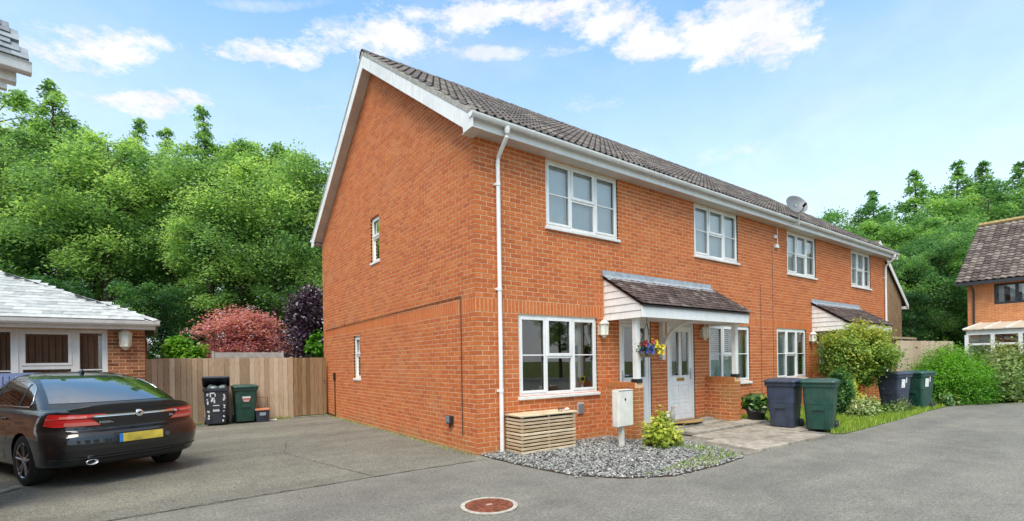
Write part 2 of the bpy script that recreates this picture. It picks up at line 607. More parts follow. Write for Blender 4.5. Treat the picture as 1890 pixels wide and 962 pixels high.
def wall_mesh(mb, fr, u0, u1, z0, z1, ops, reveal=.1):
    us = sorted({u0, u1, *[o[0] for o in ops], *[o[1] for o in ops]})
    zs = sorted({z0, z1, *[o[2] for o in ops], *[o[3] for o in ops]})
    for i in range(len(us) - 1):
        for j in range(len(zs) - 1):
            a, b, c, d = us[i], us[i + 1], zs[j], zs[j + 1]
            if any(o[0] <= (a + b) / 2 <= o[1] and o[2] <= (c + d) / 2 <= o[3] for o in ops):
                continue
            mb.quad(fr.p(a, 0, c), fr.p(b, 0, c), fr.p(b, 0, d), fr.p(a, 0, d))
    for (a, b, c, d) in ops:
        mb.quad(fr.p(a, 0, c), fr.p(a, 0, d), fr.p(a, -reveal, d), fr.p(a, -reveal, c))
        mb.quad(fr.p(b, 0, c), fr.p(b, 0, d), fr.p(b, -reveal, d), fr.p(b, -reveal, c))
        mb.quad(fr.p(a, 0, c), fr.p(b, 0, c), fr.p(b, -reveal, c), fr.p(a, -reveal, c))
        mb.quad(fr.p(a, 0, d), fr.p(b, 0, d), fr.p(b, -reveal, d), fr.p(a, -reveal, d))


JG = .0138      # mortar joint
BL, BH = .225, .075
PROUD = .004
rb = random.Random(11)


def brick_courses(u0, u1, z0, z1, ops, clip=None, soldier=None, phase=0, edge=(0, 0)):
    """list of (ua, ub, za, zb, tint, full) in the wall frame"""
    out = []

    def tintv():
        t = rb.random()
        return t if rb.random() > .06 else 0.0

    def pieces(a, b, za, zb):
        segs = [(a, b)]
        zc = (za + zb) / 2
        for (oa, ob, oc, od) in ops:
            if oc - .02 < zc < od + .001:
                ns = []
                for (p, q) in segs:
                    if q <= oa or p >= ob:
                        ns.append((p, q))
                        continue
                    if p < oa:
                        ns.append((p, oa))
                    if q > ob:
                        ns.append((ob, q))
                segs = ns
        return segs
    z, i = z0, phase
    while z < z1 - .02:
        if soldier and abs(z - soldier) < .02:
            n = int(round((u1 - u0) / BH))
            w = (u1 - u0) / n
            for k in range(n):
                a, b = u0 + k * w + JG / 2, u0 + (k + 1) * w - JG / 2
                for (p, q) in pieces(a, b, z, z + BL):
                    if q - p > .02:
                        out.append((p, q, z + JG / 2, z + BL - JG / 2, min(1, .35 + .5 * rb.random()), 'S' if q - p > .055 else ''))
            z += BL
            i += 1
            continue
        zt = min(z + BH, z1)
        ca, cb = (u0, u1) if clip is None else clip(z + BH / 2)
        off = -BL / 2 if i % 2 else 0.0
        u = u0 + off
        while u < cb - .015:
            a, b = max(u, ca), min(u + BL, cb)
            if b - a > .02:
                aa = a + (JG / 2 if a > u0 + .001 else -edge[0])
                bb = b - (JG / 2 if b < u1 - .001 else -edge[1])
                for (p, q) in pieces(aa, bb, z, zt):
                    for o in ops:
                        if o[2] - .02 < z + .03 < o[3] + .001:
                            if 0 < p - o[1] < .04:
                                p = o[1]
                            if 0 < o[0] - q < .04:
                                q = o[0]
                    if q - p > .02:
                        full = 'B' if abs(q - p - (BL - JG)) < .002 and zt - z > BH - .001 else ''
                        out.append((p, q, z + JG / 2, zt - JG / 2, tintv(), full))
            u += BL
        z += BH
        i += 1
    return out


BRICKS = []      # (distance, frame, piece, wall part, material)


def add_bricks(fr, pieces, part, m='brick', thing_id=0):
    for p in pieces:
        c = fr.p((p[0] + p[1]) / 2, 0, (p[2] + p[3]) / 2)
        v = CAM - c
        w = abs(fr.N.dot(v.normalized())) * (p[1] - p[0]) * (p[3] - p[2]) / v.length_squared
        if fr.N.dot(v) < 0:
            w = 0
        BRICKS.append((w, fr, p, part, m, thing_id))


def flush_bricks(limit=300):
    """the bricks that show largest become objects of their own, the rest of each wall one mesh"""
    ids = sorted({b[5] for b in BRICKS})
    tmpl = {}
    for tid in ids:
        lst = sorted([b for b in BRICKS if b[5] == tid], key=lambda b: -b[0])
        single = 0
        rest = {}
        for (w, fr, p, part, m, _) in lst:
            if p[5] and single < limit:
                key = (p[5], m, int(p[4] * 11.99))
                if key not in tmpl:
                    L, H = (BL - JG, BH - JG) if p[5] == 'B' else (p[1] - p[0], BL - JG)
                    mb = MB().box(-L / 2, L / 2, -PROUD, .03, -H / 2, H / 2, p[4])
                    tmpl[key] = mb.mesh('brick', MAT[m], tint=True)
                o = put('brick', tmpl[key], part, fr.p((p[0] + p[1]) / 2, rb.uniform(-.0012, .0012), (p[2] + p[3]) / 2), (0, 0, math.atan2(-fr.N.x, fr.N.y) + math.pi))
                single += 1
            else:
                rest.setdefault((part.name, m), (part, MB()))[1].f.append((fr, p))
        for (pn, m), (part, mb) in rest.items():
            lst2 = mb.f
            mb = MB()
            for fr, p in lst2:
                d1 = PROUD + rb.uniform(-.0012, .0012)
                P = fr.p
                a, b, c, d = p[:4]
                mb.add([P(a, d1, c), P(b, d1, c), P(b, d1, d), P(a, d1, d), P(a, -.03, c), P(b, -.03, c), P(b, -.03, d), P(a, -.03, d)],
                       [(0, 1, 2, 3), (0, 4, 5, 1), (1, 5, 6, 2), (2, 6, 7, 3), (3, 7, 4, 0)], p[4])
            stuff(mb.build('brickwork', m, part, tint=True))


# ------------------------------------------------------------------ windows
def window(parent, fr, u0, u1, z0, z1, style='three', back='net', name='window', frame='white', sill=True, dd=0.0):
    """u0..z1 is the opening; frame stands just behind the brick face"""
    d0, d1 = -.085 + dd, -.025 + dd
    fw = .06
    fm = MB()

    def bar(a, b, c, d, e0=d0, e1=d1):
        fr.box(fm, a, b, e0, e1, c, d)
    bar(u0, u1, z0, z0 + fw)
    bar(u0, u1, z1 - fw, z1)
    bar(u0, u0 + fw, z0 + fw, z1 - fw)
    bar(u1 - fw, u1, z0 + fw, z1 - fw)
    panes = []
    zm = z0 + (z1 - z0) * .50

    def sash(a, b, c, d, w=.05, proud=.014):
        for q in ((a, b, c, c + w), (a, b, d - w, d), (a, a + w, c + w, d - w), (b - w, b, c + w, d - w)):
            bar(*q, d1, d1 + proud)
        panes.append((a + w - .004, b - w + .004, c + w - .004, d - w + .004))
    a0, a1, b0, b1 = u0 + fw, u1 - fw, z0 + fw, z1 - fw
    if style == 'three':
        w3 = (u1 - u0) / 3
        m1, m2 = u0 + w3, u1 - w3
        for m in (m1, m2):
            bar(m - .03, m + .03, b0, b1)
        tz = z0 + (z1 - z0) * .48
        bar(m1 + .03, m2 - .03, tz - .028, tz + .028)
        sash(m1 + .012, m2 - .012, tz + .01, b1 + .02)
        panes.append((m1 + .03, m2 - .03, b0, tz - .028))
        for (p, q) in ((a0, m1 - .03), (m2 + .03, a1)):
            sash(p - .012, q + .012, b0 - .012, b1 + .012, .042, .010)
            bar(p, q, zm - .010, zm + .010, d0 + .03, d1)
    elif style == 'two_high':
        tz = z0 + (z1 - z0) * .55
        bar(a0, a1, tz - .03, tz + .03)
        sash(a0 - .015, a1 + .015, tz + .015, b1 + .015)
        panes.append((a0, a1, b0, tz - .03))
    elif style == 'single':
        panes.append((a0, a1, b0, b1))
    w = fm.build(name, frame, parent, bevel=.004)
    for (a, b, c, d) in panes:
        pm = MB().quad(fr.p(a, d0 + .035, c), fr.p(b, d0 + .035, c), fr.p(b, d0 + .035, d), fr.p(a, d0 + .035, d))
        pm.build('pane', 'glass', w)
    if sill:
        s = MB()
        fr.box(s, u0 - .03, u1 + .03, -.06 + dd, .045 + dd, z0 - .055, z0 - .004)
        s.build('sill', 'white_paint', w, bevel=.006)
    if back:
        def hang(a, b, c, d, m, nm='curtain', amp=.02, pitch=.09, dep=-.22):
            n = max(4, int((b - a) / pitch * 4))
            cm = MB()
            for i in range(n):
                x0, x1 = a + (b - a) * i / n, a + (b - a) * (i + 1) / n
                y0, y1 = dep + amp * math.sin((x0 - a) / pitch * 6.283), dep + amp * math.sin((x1 - a) / pitch * 6.283)
                cm.quad(fr.p(x0, y0, c), fr.p(x1, y1, c), fr.p(x1, y1, d), fr.p(x0, y0, d))
            cm.build(nm, m, w)
        if back == 'net':
            hang(u0 - .05, u1 + .05, z0 - .02, z1 + .02, 'net')
        elif back == 'bright_blind':
            hang(u0 + .03, u1 - .03, z0 + .04, z1, 'bright_blind', 'sky_bright_blind', 0.0, 2.0, -.13)  # whitened blind close behind the glass, painting in the panes' bright sky reflection
        elif back == 'half':
            hang(u0 - .05, u1 + .05, z0 - .02, z1 + .02, 'net')
        elif back == 'side':
            hang(u1 - .40, u1 - .13, z0 - .3, z1 + .05, 'curtain', amp=.03, pitch=.1)
            hang(u0 - .12, u0 + .10, z0 - .3, z1 + .05, 'curtain', amp=.03, pitch=.1)
        elif back == 'shutter':
            sh = MB()
            uu = u0 + .02
            for (p, q) in ((u0 + .04, u0 + (u1 - u0) * .36), (u0 + (u1 - u0) * .38, u0 + (u1 - u0) * .66)):
                for k in range(12):
                    zz = z0 + (z1 - z0) * (.52 + .036 * k)
                    fr.box(sh, p, q, -.24, -.18, zz, zz + .022)
            sh.build('shutter', 'white', w)
            hang(u0 - .05, u1 + .05, z0 - .02, z0 + (z1 - z0) * .5, 'net')
            hang(u0 + (u1 - u0) * .66, u1 + .05, z0 - .02, z1, 'net')
        elif back == 'brown':
            hang(u0 - .02, u1 + .02, z0 - .1, z1 + .05, 'brown_blind', 'blind', .012, .12, -.2)
    return w


# ================================================================== ground
def sheet(name, pts, z, mt, label_kind='structure'):
    mb = MB()
    mb.add([(x, y, z) for x, y in pts], [tuple(range(len(pts)))])
    o = mb.build(name, mt)
    o['kind'] = label_kind
    return o


sheet('ground', [(-400, -400), (400, -400), (400, 400), (-400, 400)], -.02, 'grass_soil')
sheet('road', [(-14, -26), (60, -26), (60, -9), (31, -7.0), (24, -5.2), (16.8, -3.55), (15.6, -3.15), (13.8, -2.45), (12.1, -2.43), (8.9, -2.57), (6.6, -2.62), (6.34, .05), (.02, .05), (.02, 8.0), (-14, 8.0)], 0.0, 'tarmac')
sheet('driveway', [(-14, -.95), (-3.5, -.45), (-1.4, -.35), (-.05, -.35), (.0, .05), (.02, 8.0), (-14, 8.0)], .004, 'tarmac_drive')
# tar joints between the drive and the road, and across the drive
sm = MB()


def seam_line(pts, w):
    prev = None
    for i in range(len(pts) - 1):
        a, b = Vector((*pts[i], 0)), Vector((*pts[i + 1], 0))
        n = max(2, int((b - a).length / .12))
        d = (b - a).normalized()
        s_ = Vector((-d.y, d.x, 0))
        for k in range(n):
            p = a.lerp(b, k / n) + s_ * rb.uniform(-.012, .012) if prev is None else prev
            q = a.lerp(b, (k + 1) / n) + s_ * rb.uniform(-.012, .012)
            ww = w * rb.uniform(.5, 1.2)
            sm.quad((*(p - s_ * ww).xy, .009), (*(q - s_ * ww).xy, .009), (*(q + s_ * ww).xy, .009), (*(p + s_ * ww).xy, .009))
            prev = q


seam_line([(-6.5, -.62), (-3.5, -.42), (-2.0, -.36), (-.3, -.34)], .007)
seam_line([(-2.0, 3.6), (-2.3, 2.2), (-2.05, .9), (-1.75, -.36)], .005)
struct(sm.build('road_joint', 'seam'))

# ================================================================== the terrace
HX, HD = 17.38, 8.35
EAVE, SOF = 5.0, 4.905
Yr = HD / 2
TP = math.atan(.705)       # roof pitch
YE, ZE, VX = .36, 5.06, .20     # tile edge out from the wall, its height, verge overhang
house = thing('terraced_house', 'two storey red brick terrace with white windows, grey tiled roof and plain gable end', 'house')
FR = Fr((0, 0, 0), (1, 0, 0), (0, -1, 0))
GB = Fr((0, 0, 0), (0, 1, 0), (-1, 0, 0))
low = [(.81, 2.62, .855, 2.21), (6.22, 8.0, .855, 2.21), (9.37, 11.07, .855, 2.21), (15.05, 16.85, .855, 2.21)]
upp = [(1.435, 3.235, 3.735, 4.895), (5.71, 7.51, 3.735, 4.895), (10.01, 11.76, 3.735, 4.895), (14.35, 16.0, 3.735, 4.895)]
doors = [(3.22, 4.17, .13, 2.2), (4.69, 5.66, .13, 2.2), (11.9, 12.85, .13, 2.2), (13.4, 14.35, .13, 2.2)]
gwin = [(5.23, 5.70, 1.085, 2.12), (3.91, 4.42, 3.70, 4.70)]
ZS = 2.2125       # soldier band starts here: top of windows


def gz(y, drop=.03):
    return ZE + (min(y, HD - y) + YE) * math.tan(TP) - drop - .06


wm = MB()
wall_mesh(wm, FR, 0, HX, -.1, EAVE, low + upp + doors)
front = wm.build('wall', 'mortar', house)
wm = MB()
wall_mesh(wm, GB, 0, HD, -.1, EAVE, gwin)
ga = gz(0)
wm.add([(0, 0, EAVE), (0, HD, EAVE), (0, HD, gz(0)), (0, Yr, gz(Yr)), (0, 0, gz(0))], [(0, 1, 2, 3, 4)])
gable = wm.build('wall', 'mortar', house)
wm = MB()
wm.quad((HX, 0, -.1), (HX, HD, -.1), (HX, HD, 5.2), (HX, 0, 5.2))
wm.add([(HX, 0, 5.2), (HX, HD, 5.2), (HX, Yr, gz(Yr))], [(0, 1, 2)])
wm.quad((0, HD, -.1), (HX, HD, -.1), (HX, HD, 5.2), (0, HD, 5.2))
wm.build('wall', 'brick', house)
fl = MB()
fl.box(.02, HX - .02, .02, HD - .02, -.08, .1)
fl.box(.02, HX - .02, .12, HD - .02, 2.45, 2.6)
fl.box(.02, HX - .02, 3.4, 3.5, .1, 2.45)
fl.box(.02, HX - .02, 3.4, 3.5, 2.6, 4.9)
for px in (4.43, 9.18, 13.1):
    fl.box(px - .06, px + .06, .12, 3.4, .1, 2.45)
    fl.box(px - .06, px + .06, .12, 3.4, 2.6, 4.9)
fl.box(.02, HX - .02, .12, HD - .02, 4.9, 4.95)
fl.build('floor', 'floor', house)

add_bricks(FR, brick_courses(0, HX, 0.0375 - .075, SOF, low + upp + doors + [(2.80, 6.31, 2.20, 3.10), (11.43, 14.92, 2.20, 3.10)], soldier=ZS, edge=(.0035, 0)), front)


def gclip(z):
    if z < gz(0):
        return 0, HD
    y = (z - gz(0)) / math.tan(TP)
    return y, HD - y


add_bricks(GB, [p for p in brick_courses(0, HD, 0.0375 - .075, gz(Yr) - .05, gwin, clip=gclip, soldier=ZS, phase=1) if p[1] - p[0] > .02], gable)

wins = []
backs_l = ['side', 'shutter', 'net', 'net']
for o, b in zip(low, backs_l):
    wins.append(window(house, FR, *o, style='three', back=b))
for o in upp:
    wins.append(window(house, FR, *o, style='three', back='bright_blind'))
for o in gwin:
    window(house, GB, *o, style='two_high', back='net', dd=-.02)

# things standing on the inside sill of the near window
sf = thing('flower_vase', 'yellow sunflower in a small white vase behind the near lower window', 'vase', (2.36, .16, .855))
MB().lathe([(.0, 0), (.035, 0), (.05, .05), (.03, .11), (.035, .14)], 12).build('vase', 'white_paint', sf, True)
fm = MB()
for k in range(14):
    a = k / 14 * 6.283
    fm.quad((.03 * math.cos(a - .2), -.03, .24 + .03 * math.sin(a - .2)), (.06 * math.cos(a - .2), -.04, .24 + .06 * math.sin(a - .2)), (.085 * math.cos(a), -.03, .24 + .085 * math.sin(a)), (.06 * math.cos(a + .2), -.035, .24 + .06 * math.sin(a + .2)))
fm.build('petals', 'yellow_flower', sf)
MB().lathe([(.0, -.045), (.035, -.042), (.04, -.03)], 12, (0, 0, .24), 'y').build('flower_centre', 'flower_eye', sf)
MB().tube([(0, 0, .12), (0, -.01, .24)], .006, 6).build('stem', plain('stem_green', (.05, .16, .03)), sf)
fg = thing('sill_ornament', 'small pinkish ornament lying on the inside sill of the near lower window', 'ornament', (1.2, .13, .855))
MB().lathe([(0, 0), (.03, .01), (.036, .04), (.02, .07), (.024, .09), (.0, .115)], 10).build('figure', plain('pink_clay', (.55, .33, .25)), fg, True)
MB().box(-.22, -.05, -.03, .03, 0, .03).build('figure_base', plain('pale_wood', (.5, .42, .3)), fg, bevel=.008)

# ------------------------------------------------------------------ roof
roof = MB()
e0, e1 = -.40, HD + .40
for sgn in (0, 1):
    def ry(y):
        return y if not sgn else HD - y
    zA, zB = ZE, ZE + (Yr + .33) * math.tan(TP)
    roof.prism([(-.17, ry(-.33), zA - .015), (-.17, ry(Yr), zB - .015), (-.17, ry(Yr), zB - .06), (-.17, ry(-.33), zA - .06)], (HX + .34, 0, 0))
roofo = roof.build('roof', 'lead', house)
TW, TL, TG = (HX + .45) / 60, .42, .345
PROF = [(0, 0), (.035, 0), (.05, .020), (.075, .034), (.10, .020), (.115, 0), (.185, 0), (.20, .020), (.225, .034), (.25, .020), (.265, 0), (.30, 0)]


def tile_mb(prof, L, hb, thick, tint):
    mb = MB()
    n = len(prof)
    v = [(u, 0, h + hb) for u, h in prof] + [(u, L, h + .004) for u, h in prof] + [(u, 0.004, h + hb - thick) for u, h in prof]
    f = [(i, i + 1, n + i + 1, n + i) for i in range(n - 1)] + [(2 * n + i, 2 * n + i + 1, i + 1, i) for i in range(n - 1)]
    return mb.add(v, f, tint)


def lay_tiles(parent, name, rest_name, M, cols, rows, w, g, tmpl_fn, mt, limit, skip=None, tints=10, jit=.006):
    """M maps slope coordinates (u, up-slope, normal) to the parent"""
    tm = [tmpl_fn((k + .5) / tints) for k in range(tints)]
    ms = [t.mesh(name, MAT[mt], tint=True) for t in tm]
    q = []
    for r in range(rows):
        for c in range(cols):
            if skip and skip(c, r):
                continue
            off = (w / 2 if (r % 2 and skip is not None) else 0)
            loc = M @ Vector((c * w + off, r * g, 0))
            q.append(((loc - CAM).length, c, r, Vector((c * w + off + rb.uniform(-.0015, .0015), r * g + rb.uniform(-jit, jit), rb.uniform(0, .004)))))
    q.sort(key=lambda t: t[0])
    rest = MB()
    for i, (d, c, r, l) in enumerate(q):
        k = min(tints - 1, int(rb.random() * tints))
        tilt = Matrix.Rotation(rb.uniform(-.006, .006), 4, 'Y')
        if i < limit:
            o = bpy.data.objects.new(name, ms[k])
            COL.objects.link(o)
            o.parent = parent
            o.matrix_local = M @ Matrix.Translation(l) @ tilt
        else:
            T = M @ Matrix.Translation(l) @ tilt
            rest.add([T @ Vector(p) for p in tm[k].v], tm[k].f, (k + .5) / tints)
    if rest.f:
        stuff(rest.build(rest_name, mt, parent, tint=True))


def slope_M(O, yaw, pitch):
    return Matrix.Translation(O) @ Matrix.Rotation(yaw, 4, 'Z') @ Matrix.Rotation(pitch, 4, 'X')


lay_tiles(roofo, 'roof_tile', 'roof_tiling', slope_M((-.225, -YE, ZE), 0, TP), 60, 16, TW, TG, lambda t: tile_mb(PROF, TL, .032, .02, t), 'tile', 300)
lay_tiles(roofo, 'roof_tile', 'roof_tiling', slope_M((HX + .225, HD + YE, ZE), math.pi, TP), 60, 16, TW, TG, lambda t: tile_mb(PROF, TL, .032, .02, t), 'tile', 0)
zr = ZE + (Yr + YE) * math.tan(TP)
rt = []
for k in range(4):
    mb = MB()
    pr_ = [(-.15, -.085), (-.13, -.03), (-.09, .01), (-.045, .04), (0, .052), (.045, .04), (.09, .01), (.13, -.03), (.15, -.085)]
    n = len(pr_)
    mb.add([(0, y, z) for y, z in pr_] + [(.455, y, z - .012) for y, z in pr_] + [(0, y * .86, z - .022) for y, z in pr_],
           [(i, i + 1, n + i + 1, n + i) for i in range(n - 1)] + [(2 * n + i, 2 * n + i + 1, i + 1, i) for i in range(n - 1)], k / 4 + .15)
    rt.append(mb.mesh('ridge_tile', MAT['tile'], tint=True))
for k in range(40):
    put('ridge_tile', rt[k % 4], roofo, (-.24 + k * .4475, Yr, zr + .02))

# verges: bargeboards with boxed eaves ends, soffit under the overhang, mortar bedding
MAT['verge'] = mat('verge_mortar', (.33, .31, .27), .9, .3, 14, .4)
for X, s in ((-VX, 1), (HX + VX, -1)):
    for sgn in (0, 1):
        def yy(y):
            return y if not sgn else HD - y
        t = math.tan(TP)
        zt = lambda y: ZE + (y + YE) * t
        poly = [(X, yy(-.08), 4.855), (X, yy(-.335), 4.858), (X, yy(-.335), 5.03), (X, yy(-.31), zt(-.31) - .058), (X, yy(Yr), zt(Yr) - .058), (X, yy(Yr), zt(Yr) - .335), (X, yy(-.065), zt(-.065) - .325)]
        MB().prism(poly, (-.022 * s, 0, 0)).build('bargeboard', 'white_paint', house, bevel=.003)
        so = MB()
        so.prism([(X + .001 * s, yy(-.06), zt(-.06) - .30), (X + .001 * s, yy(Yr), zt(Yr) - .30), (X + .001 * s, yy(Yr), zt(Yr) - .285), (X + .001 * s, yy(-.06), zt(-.06) - .285)], ((VX - .002) * s, 0, 0))
        so.build('verge_soffit', 'soffit', house)
        vg = MB()
        vg.prism([(X - .028 * s, yy(-.34), zt(-.34) - .055), (X - .028 * s, yy(Yr), zt(Yr) - .055), (X - .028 * s, yy(Yr), zt(Yr) + .030), (X - .028 * s, yy(-.34), zt(-.34) + .030)], (.05 * s, 0, 0))
        vg.build('verge_bedding', 'verge', house)
    MB().box(min(X, X + VX * s) + .003, max(X, X + VX * s) - .003, -.33, -.002, 4.862, 4.875).build('box_end', 'soffit', house)
# eaves
for sgn in (0, 1):
    def yy(y):
        return y if not sgn else HD - y
    b = MB()
    b.prism([(-.17, yy(-.255), 4.90), (-.17, yy(-.255), 5.06), (-.17, yy(-.235), 5.06), (-.17, yy(-.235), 4.90)], (HX + .34, 0, 0))
    b.build('fascia', 'white', house)
    b = MB()
    b.prism([(-.17, yy(-.234), 4.910), (-.17, yy(.02), 4.910), (-.17, yy(.02), 4.923), (-.17, yy(-.234), 4.923)], (HX + .34, 0, 0))
    b.build('soffit', 'soffit', house)
    g = MB()
    out_, inn = [], []
    for k in range(9):
        a = math.pi * k / 8
        out_.append((-.320 - .056 * math.cos(a), 5.075 - .068 * math.sin(a)))
        inn.append((-.320 - .050 * math.cos(a), 5.076 - .060 * math.sin(a)))
    sec = out_ + inn[::-1]
    g.prism([(-.235, yy(y), z) for y, z in sec], (HX + .47, 0, 0))
    gu = g.build('gutter', 'white', house)
    for x in [-.21] + [i * 2.0 + .9 for i in range(9)] + [HX + .21]:
        j = MB()
        o2 = [(-.320 - .062 * math.cos(math.pi * k / 8), 5.077 - .074 * math.sin(math.pi * k / 8)) for k in range(9)]
        j.prism([(x - .03, yy(y), z) for y, z in o2], (.06, 0, 0))
        j.build('gutter_joint', 'white', gu)
    for x in ((.415, HX - .12) if not sgn else (.12,)):
        d = MB()
        d.lathe([(.05, 0), (.045, -.06), (.036, -.1)], 12, (x, yy(-.32), 5.02))
        d.tube([(x, yy(-.32), 4.94), (x, yy(-.31), 4.88), (x, yy(-.08), 4.66), (x, yy(-.055), 4.57)], .034, 12)
        d.tube([(x, yy(-.055), 4.56), (x, yy(-.055), -.02)], .034, 12)
        for z in (4.2, 2.55, .95):
            d.lathe([(.041, 0), (.041, .05)], 12, (x, yy(-.055), z))
        d.build('downpipe', 'white', house, smooth=False)
        c = MB()
        for z in (4.2, 2.55, .95):
            c.box(x - .055, x + .055, min(yy(-.004), yy(-.03)), max(yy(-.004), yy(-.03)), z + .01, z + .045)
        c.build('pipe_clip', 'white', house)

# wiring and services on the brickwork
w = MB()
w.tube([(-.016, .43, 2.49), (-.016, 8.1, 2.41)], .007, 6)
w.tube([(-.016, .43, 2.49), (-.016, .43, .26)], .008, 6)
w.build('cable', plain('cable_brown', (.09, .05, .035)), house)
w = MB()
for y, z in ((6.4, 2.46), (7.2, 2.45), (5.6, 2.46)):
    w.tube([(-.02, y, z), (-.02, y + .02, z + .10)], .012, 6)
w.build('cable_clip', plain('cable_clip', (.25, .16, .12)), house)
w = MB()
w.tube([(-.02, 7.27, .0), (-.02, 7.27, 1.0)], .012, 6)
w.tube([(-.02, 7.27, .03), (-.02, 8.1, .06)], .012, 6)
w.box(-.05, -.006, 7.23, 7.31, 1.0, 1.2)
w.build('service_pipe', 'trim_black', house)
w = MB()
for x, z0, z1 in ((9.18, 0, 4.4), (8.55, 0, 3.3)):
    w.box(x - .008, x + .008, -.0095, -.004, z0, z1)
w.build('movement_joint', 'seam', house)
w = MB()
w.tube([(9.42, -.03, 4.87), (9.42, -.03, 4.42)], .014, 6)
w.box(9.30, 9.46, -.06, -.006, 4.33, 4.42)
w.box(9.26, 9.36, -.05, -.006, 4.58, 4.66)
w.build('cable_box', 'white', house, bevel=.004)
v = MB()
v.box(2.08, 2.23, -.035, -.006, .48, .68)
v = v.build('air_vent', plain('vent_grey', (.42, .40, .37), .5), house, bevel=.006)
lv = MB()
for k in range(6):
    lv.box(2.09, 2.22, -.044, -.034, .50 + k * .028, .515 + k * .028)
lv.build('louvre', plain('vent_dark', (.2, .2, .19)), v)


# ------------------------------------------------------------------ doors
def door(u0, u1, z0, z1, hinge=1, kind='two'):
    d = MB()
    FR.box(d, u0, u0 + .055, -.09, -.02, z0, z1)
    FR.box(d, u1 - .055, u1, -.09, -.02, z0, z1)
    FR.box(d, u0 + .055, u1 - .055, -.09, -.02, z1 - .055, z1)
    FR.box(d, u0, u1, -.10, -.012, z0 - .03, z0 - .001)
    a, b, c, t = u0 + .06, u1 - .06, z0 + .01, z1 - .06
    zg0, zg1 = z0 + .95, t - .13
    gl = [(a + .12, (a + b) / 2 - .04, zg0, zg1), ((a + b) / 2 + .04, b - .12, zg0, zg1)] if kind == 'two' else [(a + .10, b - .10, zg0, zg1 + .05)]
    us = sorted({a, b, *[g[0] for g in gl], *[g[1] for g in gl]})
    FR.box(d, a, b, -.075, -.03, c, gl[0][2])
    FR.box(d, a, b, -.075, -.03, gl[0][3], t)
    for i in range(len(us) - 1):
        m = (us[i] + us[i + 1]) / 2
        if not any(g[0] < m < g[1] for g in gl):
            FR.box(d, us[i], us[i + 1], -.075, -.03, gl[0][2] + .0005, gl[0][3] - .0005)
    do = d.build('door', 'white', house, bevel=.003)
    for g in gl:
        MB().quad(FR.p(g[0], -.05, g[2]), FR.p(g[1], -.05, g[2]), FR.p(g[1], -.05, g[3]), FR.p(g[0], -.05, g[3])).build('pane', 'glass', do)
        bd = MB()
        for q in ((g[0] - .02, g[0], g[2] - .02, g[3] + .02), (g[1], g[1] + .02, g[2] - .02, g[3] + .02)):
            FR.box(bd, q[0], q[1], -.03, -.018, q[2], q[3])
        FR.box(bd, g[0], g[1], -.03, -.018, g[2] - .02, g[2])
        FR.box(bd, g[0], g[1], -.03, -.018, g[3], g[3] + .02)
        bd.build('glazing_bead', 'white', do, bevel=.003)
    pn = MB()
    m = (a + b) / 2
    for (p, q) in ((a + .12, m - .05), (m + .05, b - .12)):
        for (r, s) in ((z0 + .13, z0 + .38), (z0 + .45, z0 + .76)):
            FR.box(pn, p, q, -.03, -.02, r, r + .02)
            FR.box(pn, p, q, -.03, -.02, s - .02, s)
            FR.box(pn, p, p + .02, -.03, -.02, r + .02, s - .02)
            FR.box(pn, q - .02, q, -.03, -.02, r + .02, s - .02)
            FR.box(pn, p + .05, q - .05, -.03, -.022, r + .05, s - .05)
    pn.build('door_panel', 'white', do, bevel=.004)
    lb = MB()
    FR.box(lb, m - .13, m + .13, -.03, -.018, z0 + .83, z0 + .90)
    lb.build('letterbox', 'brass', do, bevel=.004)
    h = MB()
    hu = b - .055 if hinge > 0 else a + .055
    FR.box(h, hu - .018, hu + .018, -.03, -.022, z0 + .86, z0 + 1.1)
    h.tube([FR.p(hu, -.022, z0 + 1.0), FR.p(hu, .02, z0 + 1.0), FR.p(hu - .12 * hinge, .022, z0 + 1.0)], .009, 8)
    h.build('handle', 'steel', do)
    back = MB()
    back.quad(FR.p(u0, -.5, z0), FR.p(u1, -.5, z0), FR.p(u1, -.5, z1), FR.p(u0, -.5, z1))
    back.build('hall_backing', 'net' if kind == 'two' else 'dark', do)  # net behind paired lights; otherwise a dark sheet standing in for the unlit hall
    return do


door(*doors[0], hinge=-1, kind='one')
door(*doors[1], hinge=1, kind='two')
door(*doors[2], hinge=-1, kind='one')
door(*doors[3], hinge=1, kind='two')


